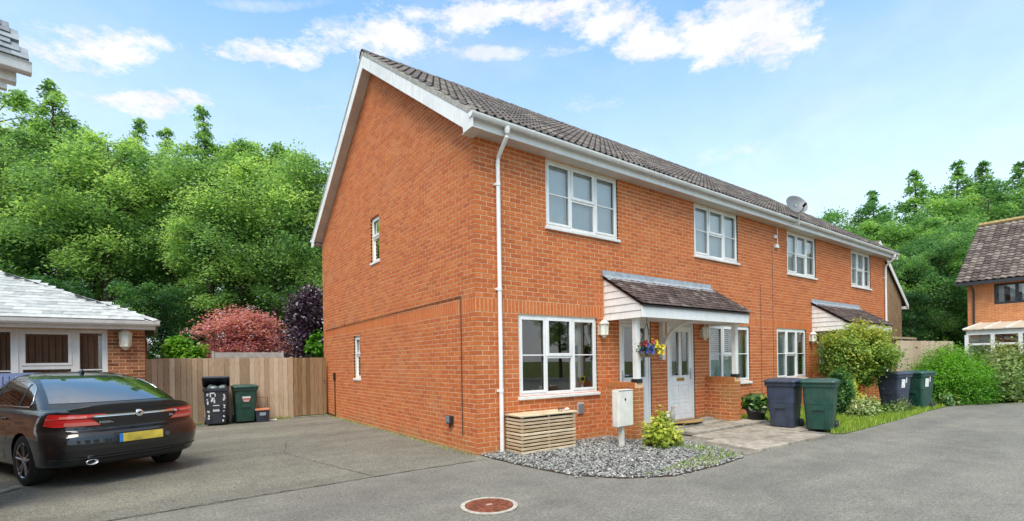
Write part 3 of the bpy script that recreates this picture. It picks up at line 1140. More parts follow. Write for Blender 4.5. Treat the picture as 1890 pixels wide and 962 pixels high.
# ------------------------------------------------------------------ porches
def porch(X0, X1, ntile):
    PY, ZF0, ZF1, ZT = -.89, 2.165, 2.375, 3.0
    pt = math.atan2(ZT - 2.395, .93)
    m = MB()
    # soffit ceiling and front beam
    m.box(X0 + .02, X1 - .02, PY + .03, -.008, ZF0 + .03, ZF0 + .05)
    po = m.build('porch', 'white_paint', house)
    b = MB().box(X0 - .02, X1 + .02, PY - .012, PY + .02, ZF0, ZF1)
    b.build('porch_fascia', 'white', po, bevel=.004)
    for x in (X0, X1 - .025):
        b = MB()
        b.prism([(x, PY + .021, ZF0), (x, -.008, ZF0), (x, -.008, ZT - .04), (x, PY + .021, 2.40 - .03)], (.025, 0, 0))
        b.build('porch_cheek', 'white_paint', po)
    # shiplap boards on the outer cheeks
    nb = 6
    for x, s in ((X0, -1), (X1, 1)):
        hgt = (ZT - .05 - ZF0) / nb
        for k in range(nb):
            za, zb = ZF0 + k * hgt, ZF0 + (k + 1) * hgt - .006
            yl = lambda z: max(PY + .015, min(-.01, -(ZT - .045 - z) / (ZT - 2.395) * .93 * -1 * -1))
            ya, yb = yl(za), yl(zb)
            mb = MB()
            p = [(x + s * .016, ya, za), (x + s * .016, -.009, za), (x + s * .004, -.009, zb), (x + s * .004, yb, zb)]
            q = [(x + s * .0005, ya, za), (x + s * .0005, -.009, za), (x + s * .0005, -.009, zb), (x + s * .0005, yb, zb)]
            mb.add(p + q, [(0, 1, 2, 3), (4, 7, 6, 5), (0, 4, 5, 1), (1, 5, 6, 2), (2, 6, 7, 3), (3, 7, 4, 0)])
            mb.build('cladding_board', 'white_paint', po)
    # roof deck, tiles, flashing
    d = MB()
    d.prism([(X0 - .03, -.93, 2.38), (X0 - .03, -.01, ZT - .02), (X0 - .03, -.01, ZT - .05), (X0 - .03, -.93, 2.35)], (X1 - X0 + .06, 0, 0))
    d.build('porch_deck', 'trim_black', po)
    cols = int((X1 - X0 + .10) / .165) + 1
    rows = 11
    prof = [(0, 0), (.055, .003), (.11, .003), (.163, 0)]
    lay_tiles(po, 'porch_tile', 'porch_tiling', slope_M((X0 - .06, -.955, 2.385), 0, pt), cols, rows, .165, .1, lambda t: tile_mb(prof, .19, .020, .012, t), 'porch_tile', ntile, skip=lambda c, r: c == cols - 1 and r % 2, jit=.003)
    f = MB()
    f.prism([(X0 - .05, -.16, ZT - .085), (X0 - .05, -.16, ZT - .078), (X0 - .05, -.03, ZT + .02), (X0 - .05, -.02, ZT + .11), (X0 - .05, -.008, ZT + .11), (X0 - .05, -.008, ZT), (X0 - .05, -.03, ZT)], (X1 - X0 + .08, 0, 0))
    f.build('lead_flashing', 'lead', po)
    # posts on the low walls
    for x in (X0 + .11, X1 - .11):
        p = MB().box(x - .05, x + .05, -.70, -.60, 1.085, ZF0 + .03)
        pp = p.build('porch_post', 'white_paint', po, bevel=.006)
        MB().box(x - .07, x + .07, -.72, -.58, 1.02, 1.09).build('post_shoe', 'trim_black', po, bevel=.004)
    # curved bracket at the party line
    xm = (X0 + X1) / 2 - .09
    k = MB()
    k.box(xm - .045, xm + .045, -.10, -.008, 1.42, ZF0 + .03)
    arc = []
    for i in range(13):
        a = math.pi / 2 * i / 12
        arc.append((-.10 - .66 * (1 - math.cos(a)), 1.52 + .62 * math.sin(a)))
    inner = [(y, z) for y, z in arc]
    outer = [(-.10 - .58 * (1 - math.cos(math.pi / 2 * i / 12)) - .0, 1.66 + .53 * math.sin(math.pi / 2 * i / 12)) for i in range(13)]
    for i in range(12):
        k.prism([(xm - .035, *inner[i]), (xm - .035, *inner[i + 1]), (xm - .035, *outer[i + 1]), (xm - .035, *outer[i])], (.07, 0, 0))
    k.build('bracket', 'white_paint', po)
    # low brick walls
    for x in (X0, X1 - .215):
        wl = MB()
        wl.box(x, x + .215, -.70, -.012, -.1, 1.02)
        wo = wl.build('porch_wall', 'mortar', house)
        for fr, L in ((Fr((x, -.70, 0), (0, 1, 0), (-1, 0, 0)), .69), (Fr((x + .215, -.70, 0), (0, 1, 0), (1, 0, 0)), .69), (Fr((x, -.70, 0), (1, 0, 0), (0, -1, 0)), .215)):
            ends = (.0035, .0035) if L < .3 else (0, 0)
            add_bricks(fr, brick_courses(0, L, 0.0375 - .075, .937, [], phase=0 if L > .3 else 1, edge=ends), wo, 'pier_brick')
        cp = []
        n = 9
        for i in range(n):
            a = -.70 + i * .0765
            mb = MB().box(x - .008, x + .223, a + .004, a + .0725, .935, 1.026, .3 + .5 * rb.random())
            mb.build('brick', 'pier_brick', wo, tint=True)
    return po


porch(2.83, 6.275, 250)
porch(11.46, 14.9, 0)
flush_bricks(262)


# ================================================================== small things on and by the terrace
def lantern(loc, rz, label, s=1.0):
    t = thing('wall_lantern', label, 'lantern', loc, rz, 'cream wall lanterns')
    t.scale = (s, s, s)
    b = MB().box(-.05, .05, -.02, 0, -.10, .08)
    b.tube([(0, -.01, -.03), (0, -.05, -.06), (0, -.09, -.09)], .011, 8)
    b.build('back_plate', 'lantern_cream', t, bevel=.004)
    c = (0, -.10, 0)
    f = MB()
    f.lathe([(.02, -.16), (.035, -.14), (.055, -.115), (.075, -.105), (.075, -.09), (.07, -.085)], 6, c)
    for k in range(6):
        a = 2 * math.pi * k / 6
        f.tube([(c[0] + .068 * math.cos(a), c[1] + .068 * math.sin(a), -.09), (c[0] + .078 * math.cos(a), c[1] + .078 * math.sin(a), .10)], .008, 5)
    f.build('lantern_frame', 'lantern_cream', t)
    MB().lathe([(.062, -.085), (.072, .098)], 6, c).build('lantern_glass', 'frosted', t)
    MB().lathe([(.098, .098), (.095, .108), (.075, .13), (.035, .165), (.014, .175), (.014, .19), (.02, .20), (.004, .215)], 6, c).build('lantern_cap', 'lantern_cream', t)
    return t


lantern((2.70, -.007, 2.0), 0, 'cream wall lantern between the near lower window and the first porch')
lantern((5.92, -.007, 2.0), 0, 'cream wall lantern under the porch between white front door and shuttered window', .95)
lantern((11.28, -.007, 1.98), 0, 'cream wall lantern beside the far porch behind the round bush')

# hanging basket of artificial flowers
hb = thing('hanging_basket', 'wicker hanging basket of yellow, blue and red flowers hung under the first porch', 'hanging basket', (3.10, -.76, 1.47))
hb.scale = (1.1, 1.1, 1.1)
MB().lathe([(.06, 0), (.12, .03), (.165, .09), (.175, .10), (.16, .10)], 18).build('basket', 'wicker', hb)
b = MB()
for a in (0.3, 2.4, 4.5):
    b.tube([(.16 * math.cos(a), .16 * math.sin(a), .1), (0, 0, .56)], .005, 5)
b.tube([(0, 0, .56), (0, 0, .66)], .006, 5)
b.build('chain', 'trim_black', hb)


def flower_head(parent, c, r, mt, n=9):
    mb = MB()
    rr = random.Random(int(c[0] * 1000) + int(c[2] * 777))
    for lay in range(2):
        for k in range(n):
            a = 2 * math.pi * (k + lay * .5) / n
            d = Vector((math.cos(a), -.35 - .2 * lay, math.sin(a)))
            t = Vector((-math.sin(a), 0, math.cos(a)))
            q = r * (1 - .25 * lay)
            p = Vector(c)
            mb.quad(p + d * q * .2, p + d * q * .7 + t * q * .28, p + d * q + Vector((0, -.02, 0)), p + d * q * .7 - t * q * .28)
    mb.build('flower', mt, parent)


fr0 = random.Random(4)
for k in range(34):
    x, y, z = fr0.uniform(-.19, .2), fr0.uniform(-.17, .12), fr0.uniform(.10, .27)
    m = 'yellow_flower' if x > -.02 else ('red_flower' if z > .235 else 'blue_flower')
    flower_head(hb, (x, y - .02, z - .25 * abs(x)), fr0.uniform(.036, .062), m, 7)
rs_ = np.random.RandomState(9)
P_ = rs_.normal(size=(260, 3)) * np.array([.10, .08, .055]) + np.array([0, 0, .13])
hb_leaf = (P_, rs_.uniform(0, 1, 260))

# meter box on a post in the gravel
mbx = thing('meter_box', 'cream white utility meter cabinet on a short post in the gravel by the porch wall', 'meter box', (2.27, -.86, 0), R_(3))
MB().box(-.19, .19, -.10, .03, .33, .93).build('cabinet', 'cream_box', mbx, bevel=.012)
d = MB().box(-.175, .175, -.118, -.101, .345, .915).build('cabinet_door', 'cream_box', mbx, bevel=.006)
k = MB().box(-.185, .185, -.125, .03, .931, .94)
k.build('cabinet_top', 'cream_box', mbx, bevel=.003)
l = MB().lathe([(.016, 0), (.016, -.008)], 10, (-.03, -.118, .78), 'y')
l.prism([(-.05, -.12, .80), (-.01, -.12, .80), (-.03, -.12, .755)], (0, -.003, 0))
l.build('lock', 'trim_black', d)
MB().box(-.06, .0, -.07, .01, -.05, .33).build('post', 'cream_box', mbx, bevel=.004)

# slatted wooden cover under the near window
bxx = thing('slatted_wooden_box', 'pale slatted wooden storage box standing against the brick wall under the near window', 'wooden box', (.50, -.02, 0))
x0, x1, y0, y1, H = 0.0, 1.12, -.44, -.012, .60
fr_ = MB()
for x in (x0 + .018, x1 - .05):
    for y in (y0 + .018, y1 - .05):
        fr_.box(x, x + .032, y, y + .032, .0, H - .02)
fr_.box((x0 + x1) / 2 - .02, (x0 + x1) / 2 + .02, y0 + .018, y0 + .04, 0, H - .02)
fr_.build('frame', 'slatwood', bxx, tint=True)
ns = 10
for k in range(ns):
    z = .015 + k * (H - .05) / ns
    MB().box(x0, x1, y0, y0 + .016, z, z + .036, rb.random()).build('slat', 'slatwood', bxx, tint=True, bevel=.003)
    MB().box(x0, x0 + .016, y0 + .017, y1, z, z + .036, rb.random()).build('slat', 'slatwood', bxx, tint=True, bevel=.003)
    MB().box(x1 - .016, x1, y0 + .017, y1, z, z + .036, rb.random()).build('slat', 'slatwood', bxx, tint=True, bevel=.003)
MB().box(x0 + .02, x1 - .02, y0 + .05, y1, .02, H - .03).build('liner', 'trim_black', bxx)
for k in range(5):
    y = y0 - .02 + k * .092
    MB().box(x0 - .02, x1 + .02, y, y + .086, H - .02, H + .005, rb.random()).build('lid_board', 'slatwood', bxx, tint=True, bevel=.003)
# a few small stones and shells on the lid
for x, y, s, m in ((.36, -.3, .02, 'sticker'), (.95, -.25, .035, 'soil'), (1.06, -.3, .04, 'sticker'), (.86, -.36, .03, 'concrete')):
    t = thing('pebble', {'soil': 'small dark stone lying on the slatted box lid', 'concrete': 'grey stone at the front edge of the slatted box lid'}.get(m, 'small white stone near the left end of the slatted box lid' if x < .5 else 'pale stone at the right end of the slatted box lid'), 'stone', (.50 + x, -.02 + y, .606))
    MB().lathe([(.2 * s, 0), (s * 1.3, .3 * s), (s * 1.1, .8 * s), (.4 * s, 1.1 * s)], 8, sy=.7).build('stone', m, t, True)

# doormat and two white ornaments by the step
dm = thing('doormat', 'brown coir half round doormat in front of the white panelled front door', 'doormat', (4.95, -.36, .135))
MB().prism([(.5 * math.cos(math.pi + math.pi * k / 12), .34 * math.sin(math.pi + math.pi * k / 12) + .17, 0) for k in range(13)], (0, 0, .018)).build('mat', 'coir', dm)
MB().box(-.47, .47, .10, .165, .0181, .022).build('mat_border', 'trim_black', dm)
for i, (x, y, h) in enumerate(((4.22, -.33, .27), (4.43, -.30, .36))):
    t = thing('white_bird_ornament', ['short white bird ornament by the left of the door step', 'taller pale grey bird ornament against the white door frame'][i], 'garden ornament', (x, y, .13))
    mt = 'white_paint' if i == 0 else 'concrete'
    MB().lathe([(.05, 0), (.055, .02), (.02, .03), (.02, .05), (.05, .09), (.062, .15), (.05, .21), (.03, h - .06), (.036, h - .03), (.02, h)], 12, sx=1, sy=.8).build('ornament_body', mt, t, True)
    MB().lathe([(.014, 0), (.002, -.06)], 8, (0, -.03, h - .03), 'y').build('beak', 'orange', t)

# outside socket box on the gable wall
fb = thing('outdoor_socket', 'small black and grey weatherproof socket box low on the brick gable wall', 'socket box', (-.007, .80, .42))
MB().box(-.075, 0, -.07, .07, 0, .13).build('box_body', 'black_plastic', fb, bevel=.01)
MB().box(-.085, -.0752, -.062, .062, .02, .125).build('box_cover', plain('grey_cover', (.18, .2, .21), .3), fb, bevel=.006)
MB().tube([(-.035, 0, .0), (-.035, .0, -.04), (-.03, .01, -.07)], .012, 8).build('cable_gland', 'trim_black', fb)

# satellite dish
sdh = thing('satellite_dish', 'round grey satellite dish on a bent pole fixed at the eaves of the terrace', 'satellite dish', (9.78, -.42, 5.05))
sdh.scale = (.86, .86, .86)
p = MB()
p.tube([(.0, .42, -.10), (.0, .06, -.10), (0, 0, -.16), (0, 0, .30), (-.16, .02, .42)], .019, 8)
p.build('pole', 'white_paint', sdh)
dn = Vector((-.45, -.78, .42)).normalized()
Mx = dn.to_track_quat('Z', 'Y').to_matrix().to_4x4()
mb = MB()
prof = [(.0, -.085), (.10, -.08), (.2, -.055), (.28, -.02), (.33, .012), (.335, .012), (.285, -.03), (.2, -.068), (.1, -.092), (.0, -.098)]
mb.lathe(prof, 28)
mb.v = [tuple(Mx @ Vector(v) + Vector((-.22, -.04, .42))) for v in mb.v]
mb.build('dish', mat('dish_grey', (.15, .155, .16), .45, .05, 4), sdh, True)
dc = Vector((-.22, -.04, .42))
dw = (Vector((0, 0, -1)) + dn * dn.z).normalized()
tip = dc + dw * .26 + dn * .26
a = MB()
a.tube([tuple(dc + dw * .30 - dn * .03), tuple(dc + dw * .34 + dn * .12), tuple(tip)], .014, 6)
a.build('arm', 'trim_black', sdh)
MB().tube([tuple(tip - dn * .06), tuple(tip + dn * .06)], .04, 10).build('receiver', 'trim_black', sdh)


# ------------------------------------------------------------------ wheelie bins
def wheelie(label, mt, loc, rz, lid=0.0, s=1.0, deco=None, group='wheelie bins'):
    t = thing('wheelie_bin', label, 'bin', loc, rz, group)
    t.scale = (s, s, s)
    # front faces local -y, hinge and wheels at +y
    wb, wt, db, dt, H = .215, .27, .22, .31, .96
    b = MB()
    secs = []
    for z, w, d, r in ((.045, wb - .01, db - .02, .05), (.06, wb, db, .06), (.52, wb + .028, db + .045, .06), (.54, wb + .034, db + .05, .06), (H - .10, wt - .012, dt - .02, .05), (H - .095, wt + .012, dt + .004, .04), (H - .03, wt + .014, dt + .008, .04), (H - .03, wt - .03, dt - .04, .03), (H - .2, wt - .04, dt - .05, .03)):
        ring = []
        for qx, qy, a0 in ((1, 1, 0), (-1, 1, 90), (-1, -1, 180), (1, -1, 270)):
            for k in range(4):
                a = R_(a0 + 30 * k)
                ring.append(((w - r) * qx + r * math.cos(a), (d - r) * qy + r * math.sin(a) + (.02 if z < .5 else .0), z))
        secs.append(ring)
    n = len(secs[0])
    v = [p for r in secs for p in r]
    f = [(i * n + k, i * n + (k + 1) % n, (i + 1) * n + (k + 1) % n, (i + 1) * n + k) for i in range(len(secs) - 1) for k in range(n)]
    f += [tuple(range(n - 1, -1, -1)), tuple(range((len(secs) - 1) * n, len(secs) * n))]
    b.add(v, f)
    # moulded ribs on the front and sides
    for x in (-.11, .11):
        b.prism([(x - .012, -.215, .10), (x + .012, -.215, .10), (x + .012, -.288, .82), (x - .012, -.288, .82)], (0, -.008, 0))
    body = b.build('bin_body', mt, t, bevel=.004)
    pn = MB()
    pn.prism([(-.10, -.262, .42), (.10, -.262, .42), (.085, -.268, .50), (-.085, -.268, .50)], (0, -.014, 0))
    pn.build('grip_ledge', mt, body, bevel=.004)
    l = MB()
    prof = []
    for (w, d, z) in ((wt + .026, dt + .03, -.022), (wt + .03, dt + .034, .0), (wt + .022, dt + .026, .022), (wt - .02, dt - .03, .05), (wt - .1, dt - .12, .062)):
        ring = []
        for qx, qy, a0 in ((1, 1, 0), (-1, 1, 90), (-1, -1, 180), (1, -1, 270)):
            for k in range(4):
                a = R_(a0 + 30 * k)
                ring.append(((w - .05) * qx + .05 * math.cos(a), (d - .05) * qy + .05 * math.sin(a) - dt - .03, z + .022))
        prof.append(ring)
    v = [p for r in prof for p in r]
    n = len(prof[0])
    f = [(i * n + k, i * n + (k + 1) % n, (i + 1) * n + (k + 1) % n, (i + 1) * n + k) for i in range(len(prof) - 1) for k in range(n)]
    f += [tuple(range(n - 1, -1, -1)), tuple(range((len(prof) - 1) * n, len(prof) * n))]
    l.add(v, f)
    lo = l.build('lid', mt, t, bevel=.004, loc=(0, dt + .03, H - .028))
    lo.rotation_euler = (-lid, 0, 0)
    h = MB()
    h.tube([(-.24, dt + .05, H - .06), (.24, dt + .05, H - .06)], .016, 8)
    for x in (-.24, 0, .24):
        h.box(x - .012, x + .012, dt - .01, dt + .055, H - .085, H - .045)
    h.build('handle', mt, t)
    ax = MB().tube([(-.24, .235, .10), (.24, .235, .10)], .012, 8)
    ax.build('axle', 'steel', t)
    for x in (-.265, .215):
        wl = MB()
        wl.lathe([(.0, 0), (.06, 0), (.09, .004), (.10, .014), (.10, .036), (.09, .046), (.06, .05), (0, .05)], 18, (x, .235, .10), 'x')
        wl.build('wheel', 'black_plastic', t)
    if deco:
        deco(t, body)
    return t


def on_front(mb, x0, x1, z0, z1):
    """a sticker lying on the sloping front of a bin"""
    yf = lambda z: -(.22 + (.29 - .22) * (z - .06) / .80) - .0115
    mb.quad((x0, yf(z0), z0), (x1, yf(z0), z0), (x1, yf(z1), z1), (x0, yf(z1), z1))


def deco_black(t, body):
    s = MB()
    rr = random.Random(5)
    on_front(s, -.07, .07, .36, .52)
    s.build('label', 'sticker', body)
    s = MB()
    for k in range(26):
        x = rr.choice((-1, 1)) * rr.uniform(.17, .20)
        z = rr.uniform(.1, .8)
        x *= (.8 + .22 * z)
        on_front(s, x - .015, x + .016, z, z + rr.uniform(.02, .06))
    s.build('peeling_tape', 'sticker', body)
    s = MB()
    for a, b, c, d in ((-.13, -.03, .80, .83), (-.13, -.105, .72, .80), (-.03, -.005, .73, .80), (-.10, -.03, .68, .705), (-.09, -.06, .62, .68), (-.05, -.02, .57, .66), (-.11, -.08, .60, .66)):
        on_front(s, a, b, c, d)
    s.build('house_number', 'sticker', body)
    g = MB()
    for k in range(14):
        x, y = rr.uniform(-.17, .17), rr.uniform(-.2, .15)
        g.lathe([(.01, 0), (.06, .02), (.07, .06), (.02, .10)], 7, (x, y, .87 + rr.uniform(0, .05)))
    g.build('rubbish_bag', mat('rubbish_bag', (.35, .42, .38), .5, .5, 8), body)


def deco_green(t, body):
    s = MB()
    on_front(s, -.09, .10, .66, .71)
    s.build('label', 'sticker', body)
    s = MB()
    yf = lambda z: -(.22 + (.29 - .22) * (z - .06) / .80) - .0125
    s.quad((-.09, yf(.63), .63), (.10, yf(.63), .63), (.10, yf(.655), .655), (-.09, yf(.655), .655))
    s.build('label', 'sticker_red', body)
    s = MB()
    s.quad((-.05, yf(.57), .57), (.06, yf(.57), .57), (.09, yf(.625), .625), (-.08, yf(.625), .625))
    s.build('label', plain('sticker_pink', (.62, .38, .36), .6), body)


def deco_side(t, body):
    s = MB()
    # white house number on the side of the bin
    xs = lambda z: .215 + .055 * (z - .06) / .8 + .006
    for (a, b, c, d) in ((-.16, .0, .60, .82), (.03, .07, .72, .86)):
        s.quad((xs(c), a, c), (xs(c), b, c), (xs(d), b, d), (xs(d), a, d))
    s.build('label', 'sticker', body)


wheelie('black wheelie bin with peeling tape and its lid half open against the fence', 'bin_black', (-2.78, 7.52, 0), R_(-6), lid=R_(22), s=.97, deco=deco_black)
wheelie('dark green wheelie bin with a white and red label by the wooden fence', 'bin_green', (-2.16, 7.58, 0), R_(0), s=.95, deco=deco_green)
wheelie('blue grey wheelie bin nearest the house on the path, beside the pot plant', 'bin_blue', (6.28, -1.62, 0), R_(-82), s=1.0)
wheelie('bright dark green wheelie bin nearest the road in front of the round bush', 'bin_green', (6.38, -2.24, 0), R_(-76), s=1.0)
wheelie('blue grey wheelie bin with a white side label on the far verge', 'bin_blue', (11.75, -1.85, 0), R_(-102), s=1.0, deco=deco_side)
wheelie('green wheelie bin with a white side label, the farthest bin on the verge', 'bin_green', (12.60, -2.12, 0), R_(-102), s=1.0, deco=deco_side)

rbx = thing('recycling_box', 'small black recycling caddy with an orange lid beside the green bin', 'recycling caddy', (-1.79, 7.52, 0))
mb = MB()
mb.prism([(-.13, -.15, 0), (.13, -.15, 0), (.16, -.18, .30), (-.16, -.18, .30)], (0, .32, 0))
o = mb.build('caddy_body', 'bin_black', rbx, bevel=.01)
MB().box(-.17, .17, -.19, .16, .301, .345).build('caddy_lid', 'orange', rbx, bevel=.008)
MB().quad((-.07, -.172, .17), (.07, -.172, .17), (.07, -.182, .25), (-.07, -.182, .25)).build('label', plain('label_blue', (.30, .36, .42), .6), o)
MB().tube([(-.15, .0, .3), (-.15, .02, .62), (.15, .02, .62), (.15, 0, .3)], .008, 6).build('caddy_handle', 'trim_black', rbx)
br = thing('white_litter_tray', 'small white plastic tray lying beside the recycling caddy', 'tray', (-1.52, 7.6, 0))
MB().box(-.10, .10, -.06, .06, 0, .035).build('tray', 'white', br, bevel=.01)

# manhole cover
mh = thing('manhole_cover', 'round rusty iron manhole cover set in the tarmac near the camera', 'manhole cover', (-1.335, -2.335, .004))
MB().lathe([(.0, 0), (.235, 0), (.235, .012), (.0, .012)], 40).build('cover', 'rust', mh)
mb = MB()
mb.lathe([(.242, 0), (.285, 0), (.285, .010), (.242, .010)], 40)
mb.f = [f for f in mb.f if len(f) == 4]
mb.build('cover_frame', mat('cover_frame', (.42, .38, .32), .8, .3, 20, .4), mh)
st = MB()
for i in range(-5, 6):
    for j in range(-5, 6):
        x, y = i * .04, j * .04
        if .045 < math.hypot(x, y) < .21:
            st.box(x - .012, x + .012, y - .012, y + .012, .012, .016)
st.build('tread_pattern', 'rust', mh)
MB().box(-.03, .03, -.012, .012, .012, .018).build('key_hole', plain('iron_light', (.45, .36, .30), .6), mh)


# ================================================================== front garden ground
def poly_slab(name, pts, z0, z1, mt, parent=None):
    mb = MB()
    mb.prism([(x, y, z0) for x, y in pts], (0, 0, z1 - z0))
    return mb.build(name, mt, parent)


GRAV = [(.02, -.02), (.02, -.45), (.05, -1.02), (.17, -1.87), (.54, -2.41), (1.1, -2.72), (2.05, -2.74), (2.80, -2.66), (3.05, -2.40), (3.3, -1.8), (3.6, -.9), (3.6, -.02)]
gb = poly_slab('gravel_bed', GRAV, -.03, .012, 'soil')
gb['kind'] = 'structure'


def inside(p, poly):
    x, y = p
    r = False
    j = len(poly) - 1
    for i in range(len(poly)):
        xi, yi = poly[i]
        xj, yj = poly[j]
        if (yi > y) != (yj > y) and x < (xj - xi) * (y - yi) / (yj - yi) + xi:
            r = not r
        j = i
    return r


rg = random.Random(21)
mb = MB()
ic = [(0, 0, -1), (.72, -.53, -.45), (-.28, -.85, -.45), (-.89, 0, -.45), (-.28, .85, -.45), (.72, .53, -.45), (.28, -.85, .45), (-.72, -.53, .45), (-.72, .53, .45), (.28, .85, .45), (.89, 0, .45), (0, 0, 1)]
icf = [(0, 1, 2), (1, 0, 5), (0, 2, 3), (0, 3, 4), (0, 4, 5), (1, 5, 10), (2, 1, 6), (3, 2, 7), (4, 3, 8), (5, 4, 9), (1, 10, 6), (2, 6, 7), (3, 7, 8), (4, 8, 9), (5, 9, 10), (6, 10, 11), (7, 6, 11), (8, 7, 11), (9, 8, 11), (10, 9, 11)]
cnt = 0
while cnt < 9500:
    x, y = rg.uniform(-.1, 3.6), rg.uniform(-2.86, -.02)
    spill = rg.random() < .12
    if not inside((x + (rg.uniform(-.10, .10) if spill else 0), y + (rg.uniform(-.02, .10) if spill else 0)), GRAV):
        continue
    s = rg.uniform(.009, .024)
    a = rg.uniform(0, 6.28)
    sx, sy, sz = s * rg.uniform(.9, 1.5), s * rg.uniform(.6, 1.0), s * rg.uniform(.3, .55)
    ca, sa = math.cos(a), math.sin(a)
    tl = rg.uniform(-.5, .5)
    vs = []
    for (px, py, pz) in ic:
        k = rg.uniform(.8, 1.15)
        X, Y, Z = px * sx * k, py * sy * k, pz * sz * k
        Z += X * tl
        vs.append((x + X * ca - Y * sa, y + X * sa + Y * ca, .014 + sz * .4 + Z + rg.uniform(0, .006)))
    mb.add(vs, icf, rg.random())
    cnt += 1
stuff(mb.build('gravel', tint_mat('gravel_stone', [(0, (.12, .12, .115)), (.4, (.21, .21, .20)), (.85, (.31, .305, .285)), (1, (.50, .475, .42))], .7, .25, 40, .3, .3), tint=True))

# paved path to the porch
PATH = [(3.02, -2.55), (2.88, -2.70), (3.3, -2.66), (4.3, -2.60), (5.5, -2.62), (6.1, -2.62)]
path = sheet('path', [(3.0, -2.62), (3.62, -.9), (3.62, -.02), (6.3, -.02), (6.9, -.9), (6.9, -1.5), (6.1, -2.3), (5.6, -2.62), (4.3, -2.57)], .006, 'path_bed')
nx = 0
for j in range(5):
    for i in range(8):
        cx, cy = 3.15 + i * .46 + (.1 * (j % 2)), -2.36 + j * .5
        if cy > -.2:
            cy = -.16
        lo = 3.0 + (cy + 2.62) * .36 + .2
        if cx < lo - .02 or cx > 6.62 or (cy < -2.0 and cx > 5.9):
            continue
        ca = rg.uniform(-.012, .012)
        w, h = .222, (.242 if j < 4 else .14)
        c = MB().box(-w, w, -h, h, -.03, .03 + rg.uniform(-.003, .004), rg.random())
        o = c.build('paving_slab', 'slab', path, tint=True, bevel=.006)
        o.location = (cx, cy, .012 + (.045 if j > 2 else .0))
        o.rotation_euler = (rg.uniform(-.008, .008), rg.uniform(-.008, .008), ca)
st = poly_slab('door_step', [(3.05, -.20), (6.06, -.20), (6.06, -.02), (3.05, -.02)], .0, .125, 'concrete')
st['kind'] = 'structure'
# tarmac apron between the path and the bins, verge beyond
v = sheet('lawn_verge', [(6.1, -2.58), (6.9, -1.45), (6.9, -.6), (7.2, -.02), (17.3, -.02), (17.6, -1.0), (15.6, -3.10), (13.8, -2.50), (12.1, -2.50), (8.9, -2.63), (6.6, -2.68), (6.30, -2.68)], .010, 'grass_soil')
# light edging strip by the car
ed = MB()
ed.prism([(-5.75, 1.25, .012), (-5.68, 1.22, .012), (-5.30, 1.86, .012), (-5.36, 1.89, .012)], (0, 0, .02))
struct(ed.build('edging_strip', 'concrete'))

# ================================================================== fence and gate by the drive
fe = thing('wooden_fence', 'tall closeboard wooden fence running from the bungalow to the gate', 'fence', (-4.16, 7.92, 0))
b = MB()
nbd = 28
x = 0.0
Lf = 3.2
for k in range(nbd):
    wv = Lf / nbd
    t = rb.random()
    m = MB().box(0, wv - .007, -.012 + .006 * (k % 2), .006, .02, 1.635 + rb.uniform(-.012, .012), t)
    o = m.build('board', 'fence', fe, tint=True)
    o.location = (k * wv, rb.uniform(-.002, .002), 0)
r = MB()
for z in (.3, .9, 1.45):
    r.box(0, Lf, .012, .06, z, z + .07)
r.build('rail', 'fence', fe, tint=True)
r = MB()
for xx in (0.0, 1.6, 3.2):
    r.box(xx - .05, xx + .05, .065, .16, -.1, 1.6)
r.build('post', 'fence', fe, tint=True)
MB().box(0, Lf, -.016, .02, .0, .018).build('gravel_board', 'fence', fe, tint=True)
gt = thing('wooden_gate', 'dark brown vertical board wooden gate between the fence and the gable wall', 'gate', (-.93, 7.93, 0))
wv = .87 / 8
for k in range(8):
    m = MB().box(0, wv - .005, -.012, .010, .05, 1.63 + rb.uniform(-.004, .004), rb.random())
    o = m.build('board', 'gate', gt, tint=True)
    o.location = (k * wv, 0, 0)
r = MB()
for z in (.25, .85, 1.4):
    r.box(.01, .86, .011, .05, z, z + .09)
r.build('gate_rail', 'gate', gt, tint=True)
MB().box(-.06, -.012, -.02, .08, -.05, 1.66).build('gate_post', 'fence', gt, tint=True)
h = MB().tube([(.80, -.03, .95), (.80, -.05, 1.0), (.80, -.03, 1.05)], .01, 6)
h.build('gate_latch', 'trim_black', gt)
sheet('threshold', [(-.97, 7.80), (-.04, 7.80), (-.04, 7.90), (-.97, 7.90)], .02, 'concrete')
# grey timber structure behind the fence
gs = thing('grey_raised_screen', 'weathered grey timber screen panel showing above the wooden fence below the red maple', 'garden screen', (-2.72, 8.7, 0))
for k in range(12):
    MB().box(0, 1.66, -.012, .012, 0, .142, .3 + .6 * rb.random()).build('board', 'greywood', gs, tint=True).location = (0, 0, .05 + k * .146)
MB().box(-.04, 0, -.03, .03, 0, 1.84, .9).build('post', 'greywood', gs, tint=True)
MB().box(1.66, 1.70, -.03, .03, 0, 1.84, .9).build('post', 'greywood', gs, tint=True)


# ================================================================== bungalow beyond the car
bu = thing('bungalow', 'single storey bungalow with pale slate hipped roof and white windows behind the car', 'bungalow')
BY = 7.3
BF = Fr((-4.16, BY, 0), (-1, 0, 0), (0, -1, 0))      # u runs to the left
bops = [(.68, 2.02, .80, 2.23), (2.08, 3.10, .80, 2.23), (3.6, 4.6, .80, 2.23)]
wm = MB()
wall_mesh(wm, BF, 0, 7.4, -.05, 2.26, [(.64, 4.64, .77, 2.24)])
wm.quad((-4.16, BY, -.05), (-4.16, BY + 6, -.05), (-4.16, BY + 6, 2.26), (-4.16, BY, 2.26))
wm.quad((-11.56, BY, -.05), (-11.56, BY + 6, -.05), (-11.56, BY + 6, 2.26), (-11.56, BY, 2.26))
wm.quad((-11.56, BY + 6, -.05), (-4.16, BY + 6, -.05), (-4.16, BY + 6, 2.26), (-11.56, BY + 6, 2.26))
bw = wm.build('wall', 'mortar', bu)
fl = MB()
